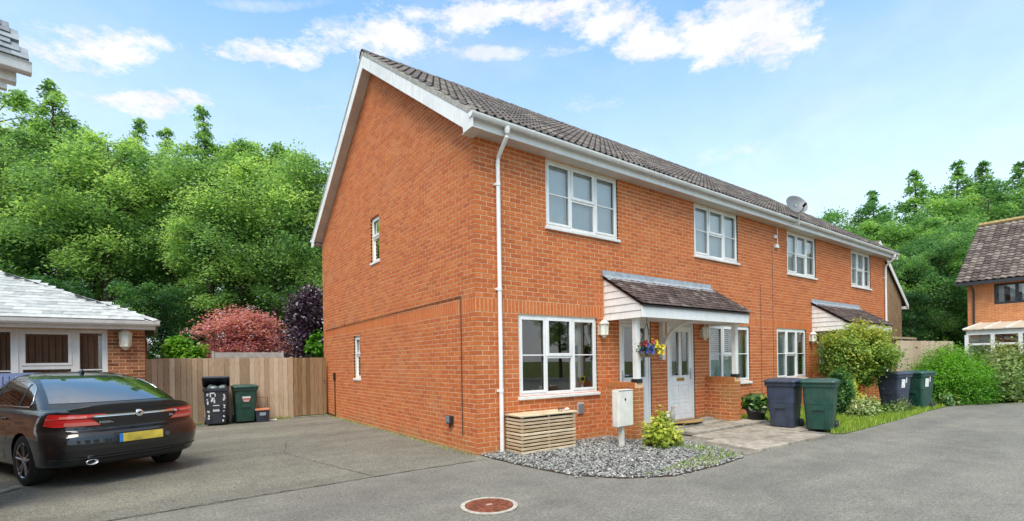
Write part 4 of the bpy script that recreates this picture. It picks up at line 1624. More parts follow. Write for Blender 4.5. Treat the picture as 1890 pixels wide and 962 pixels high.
fl.box(-11.5, -4.2, BY + 2.5, BY + 2.6, 0, 2.25)
fl.box(-11.5, -4.2, BY + .15, BY + 5.9, -.02, .05)
fl.build('floor', 'floor', bu)
# wall bricks, nearest ones each an object
bp = brick_courses(0, 7.4, -.0375, 2.25, [(.64, 4.64, .77, 2.24)], edge=(.0035, 0))
BRICKS.clear()
add_bricks(BF, bp, bw, 'brown_brick', 1)
BS = Fr((-4.16, BY, 0), (0, 1, 0), (1, 0, 0))
add_bricks(BS, brick_courses(0, 6.0, -.0375, 2.25, [], phase=1), bw, 'brown_brick', 1)
flush_bricks(220)
# screen of windows, frame to frame
post = MB()
for (a, b) in ((.64, .68), (2.02, 2.08), (3.10, 3.6), (4.6, 4.64)):
    BF.box(post, a, b, -.09, -.005, .77, 2.24)
BF.box(post, .68, 4.6, -.09, -.007, 2.23, 2.24)
BF.box(post, .64, 4.64, -.06, .04, .72, .768)
post.build('window_post', 'white', bu, bevel=.004)


def bwin(u0, u1, style):
    z0, z1 = .80, 2.23
    fw = .055
    f = MB()
    B = lambda a, b, c, d, e0=-.085, e1=-.02: BF.box(f, a, b, e0, e1, c, d)
    B(u0, u1, z0, z0 + fw)
    B(u0, u1, z1 - fw, z1)
    B(u0, u0 + fw, z0 + fw, z1 - fw)
    B(u1 - fw, u1, z0 + fw, z1 - fw)
    a0, a1, b0, b1 = u0 + fw, u1 - fw, z0 + fw, z1 - fw
    pn = []
    if style == 'pair':      # bar light and opener side by side
        m = u0 + .49
        B(m - .07, m + .07, b0, b1)
        B(a0, m - .07, 1.385, 1.41, -.05, -.02)
        pn.append((a0, m - .07, b0, b1))
        t = 1.47
        B(m + .07, a1, t - .05, t + .05)
        for q in ((m + .05, a1 + .02, t + .03, t + .08), (m + .05, a1 + .02, b1 - .035, b1 + .02), (m + .05, m + .11, t + .08, b1 - .035), (a1 - .045, a1 + .02, t + .08, b1 - .035)):
            BF.box(f, q[0], q[1], -.02, -.006, q[2], q[3])
        pn += [(m + .07, a1, b0, t - .05), (m + .1, a1 - .03, t + .06, b1)]
    else:
        B(a0, a1, 1.385, 1.41, -.05, -.02)
        pn.append((a0, a1, b0, b1))
    w = f.build('window', 'white', bu, bevel=.004)
    for a, b, c, d in pn:
        MB().quad(BF.p(a, -.055, c), BF.p(b, -.055, c), BF.p(b, -.055, d), BF.p(a, -.055, d)).build('pane', 'glass', w)
    # vertical blind
    n = 13
    for i in range(n):
        a = u0 + (u1 - u0) * i / n
        bl = MB()
        wd = (u1 - u0) / n * .86
        bl.quad(BF.p(a, -.20, z0), BF.p(a + wd, -.235, z0), BF.p(a + wd, -.235, z1), BF.p(a, -.20, z1))
        bl.build('blind_slat', 'brown_blind', w)


bwin(.68, 2.02, 'pair')
bwin(2.08, 3.10, 'single')
bwin(3.6, 4.6, 'single')
# hipped roof
ex0, ex1, ey0, ey1, ez = -11.95, -3.92, BY - .40, BY + 6.4, 2.44
bpitch = R_(23)
rise = (ey1 - ey0) / 2 * math.tan(bpitch)
hw_ = (ey1 - ey0) / 2
A, B_, C_, D_ = (ex0, ey0, ez), (ex1, ey0, ez), (ex1, ey1, ez), (ex0, ey1, ez)
R0, R1 = (ex0 + hw_, ey0 + hw_, ez + rise), (ex1 - hw_, ey0 + hw_, ez + rise)
mb = MB()
mb.add([A, B_, C_, D_, R0, R1], [(0, 1, 5, 4), (1, 2, 5), (2, 3, 4, 5), (3, 0, 4), (0, 3, 2, 1)])
broof = mb.build('roof', 'slate', bu, tint=True)
SW, SG = .30, .21
sl = hw_ / math.cos(bpitch)


def slate_skip(width):
    def f(c, r):
        s = r * SG * math.cos(bpitch)
        u = c * SW + (SW / 2 if r % 2 else 0)
        return u < s + .03 or u + SW > width - s - .03
    return f


sp = [(0, 0), (.149, .0012), (.298, 0)]
lay_tiles(broof, 'slate', 'slate_tiling', slope_M((ex0, ey0 - .02, ez + .004), 0, bpitch), int((ex1 - ex0) / SW) + 1, int(sl / SG), SW, SG, lambda t: tile_mb(sp, .40, .016, .009, t), 'slate', 300, skip=slate_skip(ex1 - ex0), jit=.004)
lay_tiles(broof, 'slate', 'slate_tiling', slope_M((ex1 + .02, ey0, ez + .004), math.pi / 2, bpitch), int((ey1 - ey0) / SW) + 1, int(sl / SG), SW, SG, lambda t: tile_mb(sp, .40, .016, .009, t), 'slate', 0, skip=slate_skip(ey1 - ey0), jit=.004)
# hip tiles down the near corner
for k in range(26):
    f0 = k / 26
    p = Vector(B_).lerp(Vector(R1), f0)
    q = Vector(B_).lerp(Vector(R1), f0 + 1 / 24)
    d = (q - p).normalized()
    s_ = Vector((1, 1, 0)).normalized()
    up = Vector((0, 0, 1))
    m = MB()
    m.add([p - s_ * .11 + up * .0, p + up * .044, p + s_ * .11 + up * .0, q - s_ * .11 - up * .002, q + up * .038, q + s_ * .11 - up * .002],
          [(0, 1, 4, 3), (1, 2, 5, 4), (0, 2, 1)], rb.random())
    m.build('hip_tile', 'slate', broof, tint=True)
# eaves
b = MB()
b.box(ex0 + .06, ex1 - .06, ey0 + .09, ey0 + .11, 2.26, 2.42)
b.box(ex1 - .06, ex1 - .04, ey0 + .09, ey1 - .1, 2.26, 2.42)
b.build('fascia', 'white', bu)
b = MB()
b.box(ex0 + .06, ex1 - .06, ey0 + .1101, BY - .002, 2.262, 2.275)
b.build('soffit', 'soffit', bu)
g = MB()
sec = [(ey0 + .088, 2.345), (ey0 + .088, 2.44), (ey0 + .075, 2.44), (ey0 + .06, 2.38), (ey0 - .02, 2.38), (ey0 - .035, 2.44), (ey0 - .05, 2.44), (ey0 - .035, 2.37), (ey0 - .01, 2.335)]
g.prism([(ex0, y, z) for y, z in sec], (ex1 - ex0 + .04, 0, 0))
g.build('gutter', 'white_paint', bu)
lantern((-4.49, BY - .008, 2.03), 0, 'large cream wall lantern on the brick pier of the bungalow', 1.35)

# blue painted slatted garden bench against the bungalow
bn = thing('blue_garden_bench', 'blue painted slatted garden bench mostly hidden behind the car', 'bench', (-6.95, 6.75, 0))
for k in range(13):
    MB().box(0, .075, -.012, .012, .40, 1.30).build('back_slat', 'blue_paint', bn, bevel=.004).location = (k * .088, .2, 0)
b = MB()
b.box(-.04, 1.17, .19, .23, 1.30, 1.36)
b.build('back_rail', 'blue_paint', bn)
b = MB()
b.box(-.04, 1.17, .19, .23, .36, .40)
b.build('back_rail', 'blue_paint', bn)
for k in range(4):
    MB().box(-.03, 1.16, 0, .09, .42, .445).build('seat_slat', 'blue_paint', bn).location = (0, -.26 + .105 * k, 0)
for x in (-.02, 1.1):
    for y in (-.24, .16):
        MB().box(x, x + .05, y, y + .05, 0, .42).build('leg', 'blue_paint', bn)


# ================================================================== houses at the frame edges
def brickwork_mat(name, c1, c2, mo):
    m, nt, p, o = new_mat(name)
    tc = nt.nodes.new('ShaderNodeTexCoord')
    sep = nt.nodes.new('ShaderNodeSeparateXYZ')
    nt.links.new(tc.outputs['Object'], sep.inputs[0])
    cb = nt.nodes.new('ShaderNodeCombineXYZ')
    nt.links.new(mth(nt, 'ADD', sep.outputs[0], sep.outputs[1]), cb.inputs[0])
    nt.links.new(sep.outputs[2], cb.inputs[1])
    bt = nt.nodes.new('ShaderNodeTexBrick')
    bt.inputs['Scale'].default_value = 1.0
    bt.inputs['Brick Width'].default_value = .225
    bt.inputs['Row Height'].default_value = .075
    bt.inputs['Mortar Size'].default_value = .006
    bt.inputs['Color1'].default_value = (*c1, 1)
    bt.inputs['Color2'].default_value = (*c2, 1)
    bt.inputs['Mortar'].default_value = (*mo, 1)
    nt.links.new(cb.outputs[0], bt.inputs['Vector'])
    n = wpos(nt, 3, Detail=6.0)
    c = mixc(nt, 1.0, bt.outputs['Color'], ramp(nt, n.outputs['Fac'], [(.3, (.8, .8, .8)), (.7, (1.2, 1.2, 1.2))]), 'MULTIPLY')
    nt.links.new(c, p.inputs['Base Color'])
    p.inputs['Roughness'].default_value = .85
    bump(nt, p, bt.outputs['Fac'], -.4, .006)
    return m


MAT['far_brick'] = brickwork_mat('far_brick', (.52, .16, .045), (.58, .205, .065), (.58, .38, .22))
MAT['tan_brick'] = brickwork_mat('tan_brick', (.20, .11, .05), (.27, .155, .075), (.26, .20, .12))
MAT['left_brick'] = brickwork_mat('left_brick', (.34, .13, .06), (.42, .18, .09), (.45, .34, .24))

# near left: two storey house whose hipped bay corner enters the frame
lh = thing('neighbour_house', 'house at the left edge with only its slate eaves corner and gutter in view', 'house', (-4.99, .47, 0), R_(12.5))
wl = MB()
wl.box(-7.5, -3.6, -3.4, 5.0, -.05, 4.3)
wl.box(-3.6, -.40, .22, 1.30, -.05, 4.3)
wl.box(-3.6, -.62, .44, 1.30, 4.3, 5.2)
wl.build('wall', 'left_brick', lh)
lz = 4.52
lp = R_(60)
lf1 = 1.3
hh = .42
mb = MB()
mb.add([(-4.0, 0, lz), (0, 0, lz), (0, .18, lz), (-4.0, hh, lz + hh * math.tan(lp)), (-hh, hh, lz + hh * math.tan(lp))], [(0, 1, 4, 3), (1, 2, 4)])
MAT['dark_slate'] = tint_mat('dark_slate', [(0, (.16, .18, .20)), (1, (.32, .35, .37))], .45, .25, 9, .25, .5)
lr = mb.build('roof', 'dark_slate', lh, tint=True)
mb = MB()
mb.add([(-7.9, -3.8, 4.3), (-3.3, -3.8, 4.3), (-3.3, 5.3, 4.3), (-7.9, 5.3, 4.3), (-5.6, -1.5, 5.3), (-5.6, 3.0, 5.3)], [(0, 1, 4), (1, 2, 5, 4), (2, 3, 5), (3, 0, 4, 5), (0, 3, 2, 1)])
mb.build('roof', 'dark_slate', lh, tint=True)


SLT = lambda t: tile_mb([(0, 0), (.124, 0)], .2, .040, .028, t)
lay_tiles(lr, 'slate', 'slate_tiling', slope_M((-4.0, -.03, lz + .004), 0, lp), 33, 9, .125, .085, SLT, 'dark_slate', 120, skip=lambda c, r: c * .125 + (.0625 if r % 2 else 0) + .10 > 4.04 - r * .085 * math.cos(lp), jit=.003)
f = MB()
f.prism([(-4.0, .09, 4.34), (-.085, .09, 4.34), (-.085, .20, 4.34), (-4.0, .20, 4.34)], (0, 0, .17))
f.build('fascia', 'white_paint', lh)
f = MB()
f.prism([(-4.0, .15, 4.27), (-.15, .15, 4.27), (-.15, .22, 4.27), (-4.0, .22, 4.27)], (0, 0, .069))
f.build('soffit', 'white_paint', lh)
f = MB()
sec = [(-.005, 0), (-.012, .085), (-.03, .10), (.10, .10), (.10, 0), (.07, -.015), (.02, -.015)]
f.prism([(-4.0, -.03 + a, 4.43 + b) for a, b in sec], (4.02, 0, 0))
f.build('gutter', 'white_paint', lh, bevel=.006)

# right: brick house with brown tiled roof, dark window and conservatory
rh = thing('detached_house', 'orange brick house with brown tiled roof and dark framed window at the right edge', 'house')
RX, RY0 = 26.0, -.52
RF = Fr((RX, RY0, 0), (0, -1, 0), (-1, 0, 0))
wo = [(.88, 2.9, 3.62, 4.52), (4.5, 6.0, 3.62, 4.52)]
wm = MB()
wall_mesh(wm, RF, 0, 10, 0, 4.75, wo, .12)
wm.quad((RX, RY0, 0), (RX + 8, RY0, 0), (RX + 8, RY0, 4.75), (RX, RY0, 4.75))
wm.quad((RX, RY0 - 10, 0), (RX + 8, RY0 - 10, 0), (RX + 8, RY0 - 10, 4.75), (RX, RY0 - 10, 4.75))
wm.quad((RX + 8, RY0, 0), (RX + 8, RY0 - 10, 0), (RX + 8, RY0 - 10, 4.75), (RX + 8, RY0, 4.75))
rp = math.atan2(7.65 - 4.72, 4.0)
for y in (RY0, RY0 - 10):
    wm.add([(RX, y, 4.75), (RX + 8, y, 4.75), (RX + 4, y, 7.6)], [(0, 1, 2)])
rw = wm.build('wall', 'far_brick', rh)
for o in wo:
    u0, u1, z0, z1 = o
    f = MB()
    for q in ((u0, u1, z0, z0 + .09), (u0, u1, z1 - .09, z1), (u0, u0 + .08, z0 + .09, z1 - .09), (u1 - .08, u1, z0 + .09, z1 - .09), (u0 + .66, u0 + .76, z0 + .09, z1 - .09), (u0 + 1.32, u0 + 1.42, z0 + .09, z1 - .09)):
        if q[1] <= u1:
            RF.box(f, q[0], q[1], -.10, -.02, q[2], q[3])
    w = f.build('window', 'anthracite', rh)
    for a, b in ((u0 + .08, u0 + .66), (u0 + .76, u0 + 1.32), (u0 + 1.42, u1 - .08)):
        if b > a:
            MB().quad(RF.p(a, -.06, z0 + .09), RF.p(b, -.06, z0 + .09), RF.p(b, -.06, z1 - .09), RF.p(a, -.06, z1 - .09)).build('pane', 'glass', w)
    c = MB()
    for i in range(5):
        a = u0 + .1 + i * (u1 - u0 - .2) / 5
        c.quad(RF.p(a, -.3, z0), RF.p(a + .17, -.34, z0), RF.p(a + .17, -.34, z1), RF.p(a, -.3, z1))
    c.build('curtain', 'net', w)
MB().box(RX + 3, RX + 3.1, RY0 - 9.9, RY0 - .1, 0, 4.7).build('floor', 'floor', rh)
mb = MB()
mb.prism([(RX - .45, RY0 + .28, 4.66), (RX + 4, RY0 + .28, 7.92), (RX + 8.45, RY0 + .28, 4.66), (RX + 8.45, RY0 + .28, 4.60), (RX + 4, RY0 + .28, 7.84), (RX - .45, RY0 + .28, 4.60)], (0, -10.6, 0))
rr_ = mb.build('roof', 'anthracite', rh)
rpitch = math.atan2(7.92 - 4.66, 4.45)
sl = math.hypot(4.45, 3.26)
lay_tiles(rr_, 'roof_tile', 'roof_tiling', slope_M((RX - .48, RY0 + .32, 4.67), -math.pi / 2, rpitch), 45, int(sl / .24), .24, .24, lambda t: tile_mb([(0, 0), (.04, .03), (.09, .04), (.14, .025), (.18, 0), (.24, 0)], .30, .045, .035, t), 'rh_tile', 290)
rg_ = MB()
rg_.tube([(RX + 4, RY0 + .3, 7.97), (RX + 4, RY0 - 10.3, 7.97)], .11, 8)
rg_.build('ridge', mat('mossy_ridge', (.36, .25, .10), .9, .4, 12, .4), rr_)
f = MB()
f.box(RX - .50, RX - .42, RY0 + .3, RY0 - 10.3, 4.52, 4.66)
f.build('fascia', 'anthracite', rh)
f = MB()
f.tube([(RX - .45, RY0 - .18, 4.58), (RX - .10, RY0 - .22, 4.35), (RX - .05, RY0 - .22, 4.2), (RX - .05, RY0 - .22, 0)], .035, 8)
f.build('downpipe', 'anthracite', rh)
f = MB()
f.prism([(RX - .42, RY0 - .0, 4.60), (RX - .005, RY0, 4.60), (RX - .005, RY0, 4.64), (RX - .42, RY0, 4.64)], (0, -10, 0))
f.build('soffit', 'anthracite', rh)
# conservatory
cv = thing('conservatory', 'white framed conservatory with pale sloping roof against the orange brick house', 'conservatory')
cx0, cx1, cy0, cy1 = RX - 3.0, RX - .01, RY0 - .55, RY0 - 6.0
p = MB()
p.prism([(cx0 - .12, cy0 + .1, 2.42), (cx1, cy0 + .1, 2.80), (cx1, cy0 + .1, 2.84), (cx0 - .12, cy0 + .1, 2.46)], (0, cy1 - cy0 - .2, 0))
ro = p.build('roof_sheet', 'poly', cv)
b = MB()
for k in range(10):
    y = cy0 + .09 + (cy1 - cy0 - .18) * k / 9
    b.prism([(cx0 - .14, y - .02, 2.455), (cx1, y - .02, 2.845), (cx1, y - .02, 2.875), (cx0 - .14, y - .02, 2.485)], (0, .04, 0))
b.build('roof_bar', 'white_paint', ro)
f = MB()
f.box(cx0 - .03, cx0 + .03, cy1, cy0, 2.22, 2.40)
f.box(cx0 - .03, cx0 + .03, cy1, cy0, 1.80, 1.88)
f.box(cx0 - .03, cx0 + .03, cy1, cy0, .0, .65)
f.box(cx0 + .03, cx1, cy0 - .03, cy0 + .03, 2.22, 2.40)
f.box(cx0 + .03, cx1, cy0 - .03, cy0 + .03, 0, .65)
for k in range(8):
    y = cy0 + (cy1 - cy0) * k / 7
    f.box(cx0 - .035, cx0 + .035, y - .06, y + .06, .64, 2.23)
for k in range(1, 4):
    x = cx0 + (cx1 - cx0) * k / 4
    f.box(x - .05, x + .05, cy0 - .035, cy0 + .035, .64, 2.23)
f.build('frame', 'white', cv)
f = MB()
for k in range(7):
    ya, yb = cy0 + (cy1 - cy0) * k / 7 - .07, cy0 + (cy1 - cy0) * (k + 1) / 7 + .07
    MB().quad((cx0, ya, .66), (cx0, yb, .66), (cx0, yb, 2.22), (cx0, ya, 2.22)).build('pane', 'glass', cv)
    if k % 2 == 0:
        MB().quad((cx0 + .15, ya, .66), (cx0 + .15, yb, .66), (cx0 + .15, yb, 2.22), (cx0 + .15, ya, 2.22)).build('blind', 'curtain', cv)

# tan brick gable of the next block, beyond the end of the terrace
tg = thing('brown_gabled_house', 'brown brick gable end with white bargeboard just beyond the far end of the terrace', 'house')
GX0, GX1, GY = 20.0, 26.25, 2.0
gp = math.tan(R_(35.9))
gzr = 4.02 + (26.9 - 23.12) * gp
m = MB()
m.add([(GX0, GY, -.05), (GX1, GY, -.05), (GX1, GY, 4.3), (23.12, GY, gzr - .3), (GX0, GY, 4.3)], [(0, 1, 2, 3, 4)])
m.quad((GX1, GY, -.05), (GX1, GY + 7, -.05), (GX1, GY + 7, 4.3), (GX1, GY, 4.3))
m.quad((GX0, GY, -.05), (GX0, GY + 7, -.05), (GX0, GY + 7, 4.3), (GX0, GY, 4.3))
m.add([(GX0, GY + 7, -.05), (GX1, GY + 7, -.05), (GX1, GY + 7, 4.3), (23.12, GY + 7, gzr - .3), (GX0, GY + 7, 4.3)], [(0, 1, 2, 3, 4)])
m.build('wall', 'tan_brick', tg)
m = MB()
m.prism([(26.9, GY - .12, 4.02), (23.12, GY - .12, gzr), (19.34, GY - .12, 4.02), (19.34, GY - .12, 3.95), (23.12, GY - .12, gzr - .08), (26.9, GY - .12, 3.95)], (0, 7.4, 0))
m.build('roof', 'rh_tile', tg, tint=True)
m = MB()
m.prism([(26.88, GY - .10, 3.74), (26.88, GY - .10, 4.0), (23.12, GY - .10, gzr - .02), (19.36, GY - .10, 4.0), (19.36, GY - .10, 3.74), (23.12, GY - .10, gzr - .28)], (0, -.03, 0))
m.build('bargeboard', 'white_paint', tg)
m = MB()
m.box(26.45, 26.86, GY - .09, GY + 7, 3.76, 3.90)
m.build('eaves_box', 'white_paint', tg)

# pale fence and outbuilding roof at the right
fr2 = thing('pale_fence', 'pale wooden boarded fence behind the bright green shrub on the right', 'fence', (17.9, -.15, 0), R_(-8))
for k in range(30):
    MB().box(0, .145, -.01, .012, 0, 1.98 + rb.uniform(-.01, .01), .55 + .45 * rb.random()).build('board', 'fence', fr2, tint=True).location = (k * .15, 0, 0)
m = MB()
for z in (.3, 1.0, 1.7):
    m.box(0, 4.5, .012, .06, z, z + .07)
m.build('rail', 'fence', fr2, tint=True)
sd_ = thing('garden_shed', 'low timber garden shed roof just showing above the pale fence', 'shed', (20.2, .9, 0))
MB().box(0, 2.9, 0, 2, 0, 2.12).build('wall', 'fence', sd_, tint=True)
m = MB()
m.prism([(-.2, -.25, 2.13), (-.2, 2.2, 2.3), (-.2, 2.2, 2.37), (-.2, -.25, 2.21)], (3.3, 0, 0))
m.build('roof', 'fence', sd_, tint=True)


# ================================================================== vegetation
def leaf_mesh(name, P, size, tint, mt, rs, flat=.5, aspect=.55, out=None):
    """P (n,3) leaf centres; every leaf a folded four-cornered blade"""
    n = len(P)
    nrm = rs.normal(size=(n, 3))
    nrm[:, 2] = np.abs(nrm[:, 2]) + flat
    if out is not None:
        nrm += out * 1.0
    nrm /= np.linalg.norm(nrm, axis=1)[:, None]
    d = rs.normal(size=(n, 3))
    d -= (d * nrm).sum(1)[:, None] * nrm
    d /= np.linalg.norm(d, axis=1)[:, None]
    w = np.cross(nrm, d)
    s = (size * rs.uniform(.65, 1.35, n))[:, None]
    V = np.empty((n, 4, 3))
    V[:, 0] = P - d * s * .5
    V[:, 1] = P + w * s * aspect * .5 + nrm * s * .10
    V[:, 2] = P + d * s * .5
    V[:, 3] = P - w * s * aspect * .5 + nrm * s * .10
    me = bpy.data.meshes.new(name)
    me.vertices.add(n * 4)
    me.vertices.foreach_set('co', V.reshape(-1))
    me.loops.add(n * 4)
    me.loops.foreach_set('vertex_index', np.arange(n * 4, dtype=np.int32))
    me.polygons.add(n)
    me.polygons.foreach_set('loop_start', np.arange(0, n * 4, 4, dtype=np.int32))
    me.polygons.foreach_set('loop_total', np.full(n, 4, dtype=np.int32))
    a = me.attributes.new('tint', 'FLOAT', 'FACE')
    a.data.foreach_set('value', np.clip(tint, 0, 1).astype(np.float32))
    me.materials.append(mt)
    me.update(calc_edges=True)
    return me


G_FOREST = leaf_mat('leaf_forest', [(0, (.085, .190, .075)), (.45, (.265, .430, .155)), (.8, (.43, .60, .20)), (1, (.55, .68, .26))], .5)
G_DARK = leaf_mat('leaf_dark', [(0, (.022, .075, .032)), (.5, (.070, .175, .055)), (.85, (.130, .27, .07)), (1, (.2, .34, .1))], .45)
G_RIGHT = leaf_mat('leaf_right', [(0, (.055, .150, .065)), (.5, (.165, .335, .115)), (.85, (.28, .47, .13)), (1, (.40, .55, .17))], .5)
G_MAPLE = leaf_mat('leaf_maple', [(0, (.22, .055, .085)), (.45, (.50, .18, .22)), (.85, (.68, .35, .37)), (1, (.70, .44, .40))], .4)
G_PURPLE = leaf_mat('leaf_purple', [(0, (.024, .014, .030)), (.5, (.075, .038, .072)), (.8, (.20, .13, .18)), (1, (.50, .42, .46))], .12, .32, .6)
G_LIME = leaf_mat('leaf_lime', [(0, (.055, .16, .012)), (.5, (.14, .34, .02)), (1, (.28, .48, .05))], .35)
G_GOLD = leaf_mat('leaf_gold', [(0, (.035, .095, .016)), (.45, (.12, .23, .03)), (.8, (.30, .38, .05)), (1, (.46, .42, .09))], .35)
G_BRIGHT = leaf_mat('leaf_bright', [(0, (.020, .085, .010)), (.45, (.075, .24, .012)), (1, (.20, .46, .02))], .35)
G_HEDGE = leaf_mat('leaf_hedge', [(0, (.03, .07, .015)), (.5, (.09, .17, .03)), (.85, (.2, .28, .07)), (1, (.34, .34, .14))], .3)
G_VARIEG = leaf_mat('leaf_variegated', [(0, (.045, .10, .02)), (.5, (.16, .25, .06)), (1, (.48, .52, .26))], .3)
G_YEL = leaf_mat('leaf_yellow_green', [(0, (.14, .22, .03)), (.5, (.40, .46, .06)), (1, (.62, .58, .12))], .35)
G_POT = leaf_mat('leaf_glossy', [(0, (.02, .08, .015)), (.6, (.08, .20, .03)), (1, (.30, .32, .05))], .2, .3, .6)


def make_tree(seed, H, R, base, shape='cone', nl=34, leaves=16000, ls=.17, mt=None, flat=.9, lean=0.0, zs=.24):
    rs = np.random.RandomState(seed)
    mb = MB()
    n = 9
    ph = rs.uniform(0, 6, 4)

    def tr(h):
        t = h / H
        return np.array([.25 * math.sin(t * 3 + ph[0]) * t + lean * t, .25 * math.sin(t * 2.6 + ph[1]) * t, h])
    mb.tube([tuple(tr(H * .97 * i / n)) for i in range(n + 1)], [max(.02, .018 * H * (1 - i / n) ** .8 + .01) for i in range(n + 1)], 8)
    clumps = []
    for i in range(nl):
        t = (i + .5) / nl
        h = base + (H * .98 - base) * t ** .92
        tt = (h - base) / (H - base)
        if shape == 'cone':
            r = R * (.50 + .60 * tt / .3 if tt < .3 else 1.10 * ((1 - tt) / .7) ** .85)
        elif shape == 'oval':
            r = R * math.sqrt(max(.02, 1 - ((tt - .45) / .57) ** 2))
        else:
            r = R * (1.05 - tt) ** .85 * (.75 + .5 * (i % 3 == 0))
        L = max(.16, r * rs.uniform(.45, 1.2) * (.62 if tt > .78 and shape == 'cone' else 1.0))
        a = i * 2.399 + rs.uniform(-.6, .6)
        rise = rs.uniform(.10, .55) * L
        p0 = tr(h)
        p1 = p0 + np.array([math.cos(a) * L, math.sin(a) * L, rise])
        pm = (p0 + p1) / 2 + np.array([0, 0, .14 * L])
        mb.tube([tuple(p0), tuple(pm), tuple(p1)], [max(.012, .011 * H * (1 - tt) * .35 + .012), .018, .006], 4, cap=False)
        nc = max(4, int(5 + 16 * L / R))
        ct = rs.uniform(.05, .80)
        for k in range(nc):
            s = rs.uniform(.45, 1.05)
            q = p0 * (1 - s) ** 2 + pm * 2 * s * (1 - s) + p1 * s * s
            side = rs.normal(0, .20 * L * (1.25 - .6 * s))
            q = q + np.array([-math.sin(a) * side, math.cos(a) * side, rs.normal(0, .08 * L)])
            clumps.append((q, .11 + .075 * L * rs.uniform(.7, 1.5), np.clip(ct + rs.normal(0, .12), 0, 1), .45 if (tt > .80 and shape != 'oval') else 1.0))
    per = leaves // len(clumps)
    P, T = [], []
    for q, r, ct, dn_ in clumps:
        m = int(per * rs.uniform(.5, 1.5) * dn_)
        d = rs.normal(size=(m, 3)) * np.array([r, r, r * zs])
        d[:, 2] -= (d[:, 0] ** 2 + d[:, 1] ** 2) * .25 / r
        P.append(q + d)
        T.append(np.clip(ct + rs.normal(0, .12, m), 0, 1))
    P, T = np.concatenate(P), np.concatenate(T)
    return mb.mesh('trunk', MAT['bark']), leaf_mesh('crown', P, ls, T, mt, rs, flat)


def plant_tree(name, label, meshes, loc, rz, s, group, sz=1.0):
    t = thing(name, label, 'tree', loc, rz, group)
    t.scale = (s, s, s * sz)
    put('trunk', meshes[0], t)
    put('crown', meshes[1], t)
    return t


TF = [make_tree(1, 13, 2.9, 3.0, 'cone', 52, 36000, .14, G_FOREST, .9, 0.0, .5),
      make_tree(2, 12, 3.0, 4.3, 'oval', 44, 34000, .14, G_FOREST, .9, 0.0, .5),
      make_tree(3, 14, 2.4, 3.6, 'cone', 54, 30000, .135, G_FOREST, .9, 0.0, .5)]
TR = [make_tree(14, 15, 3.8, 2.0, 'cone', 64, 27000, .20, G_RIGHT, .6, 0.0, .55),
      make_tree(15, 13, 4.2, 1.0, 'oval', 50, 30000, .19, G_RIGHT, .6, 0.0, .5)]
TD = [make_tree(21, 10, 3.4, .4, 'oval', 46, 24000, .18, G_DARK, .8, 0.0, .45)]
gl = 'woodland trees behind the drive'
forest = [  # mesh, x, y, scale, height scale, words
    (1, -9.2, 24.0, 1.12, 1.02, 'broad light green tree at the far left of the wood'),
    (0, -7.25, 21.9, 1.0, 1.06, 'tall pointed green tree with a feathery top left of the bungalow roof slope'),
    (1, -5.6, 20.0, .92, 1.0, 'rounded light green tree above the bungalow roof'),
    (2, -4.5, 21.1, .88, 1.04, 'thin topped tree behind the first gap in the wood'),
    (2, -3.35, 20.3, .85, 1.04, 'thin topped tree next to the sparse dark leader'),
    (2, -2.2, 17.0, .82, 1.06, 'narrow tree with a dark sparse leader near the middle of the wood'),
    (1, -1.1, 16.8, .88, 1.0, 'mid green tree above the red maple'),
    (1, .1, 15.9, .88, 1.0, 'rounded bright green tree left of the gable'),
    (1, 1.3, 15.4, .82, 1.0, 'broad bright green tree partly behind the gable'),
    (0, -9.6, 26.5, 1.0, 1.0, 'pointed tree in the second row at the left of the wood'),
    (1, -6.4, 26.0, 1.08, .98, 'broad tree in the second row behind the feathery one'),
    (0, -.6, 24.0, 1.0, .95, 'pointed tree in the second row near the gable'),
    (1, -12.5, 25.5, 1.06, 1.0, 'broad tree of the second row at the picture edge'),
    (1, 3.6, 23.0, 1.0, .95, 'broad tree of the second row mostly behind the house'),
    (1, -3.2, 25.5, 1.06, .95, 'broad tree in the second row behind the thin topped pair'),
]
for i, (k, x, y, s, sz, lab) in enumerate(forest):
    plant_tree('woodland_tree', lab, TF[k], (x, y, 0), i * 1.7, s, gl, sz)
under = [(-9.5, 16.2, .42, 'dark green bushy understorey tree behind the bungalow roof'), (-6.6, 15.6, .45, 'dark understorey tree left of the maple'), (-4.2, 16.0, .46, 'dark green understorey tree above the lime shrub'), (-2.6, 19.4, .44, 'dark leaved tree just behind the red maple'), (.6, 19.0, .46, 'dark tree behind the purple shrub'), (-7.8, 22.8, .7, 'dark tree filling the gap deep in the wood at left'), (-3.0, 24.2, .72, 'dark tree filling the gap deep in the wood at centre'), (1.8, 23.2, .7, 'dark tree filling the gap deep in the wood by the gable'), (-11.5, 20.8, .62, 'dark tree low at the left edge of the wood')]
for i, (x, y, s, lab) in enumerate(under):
    plant_tree('understorey_tree', lab, TD[0], (x, y, -.2), i * 2.1, s, 'dark understorey trees', 1.0)
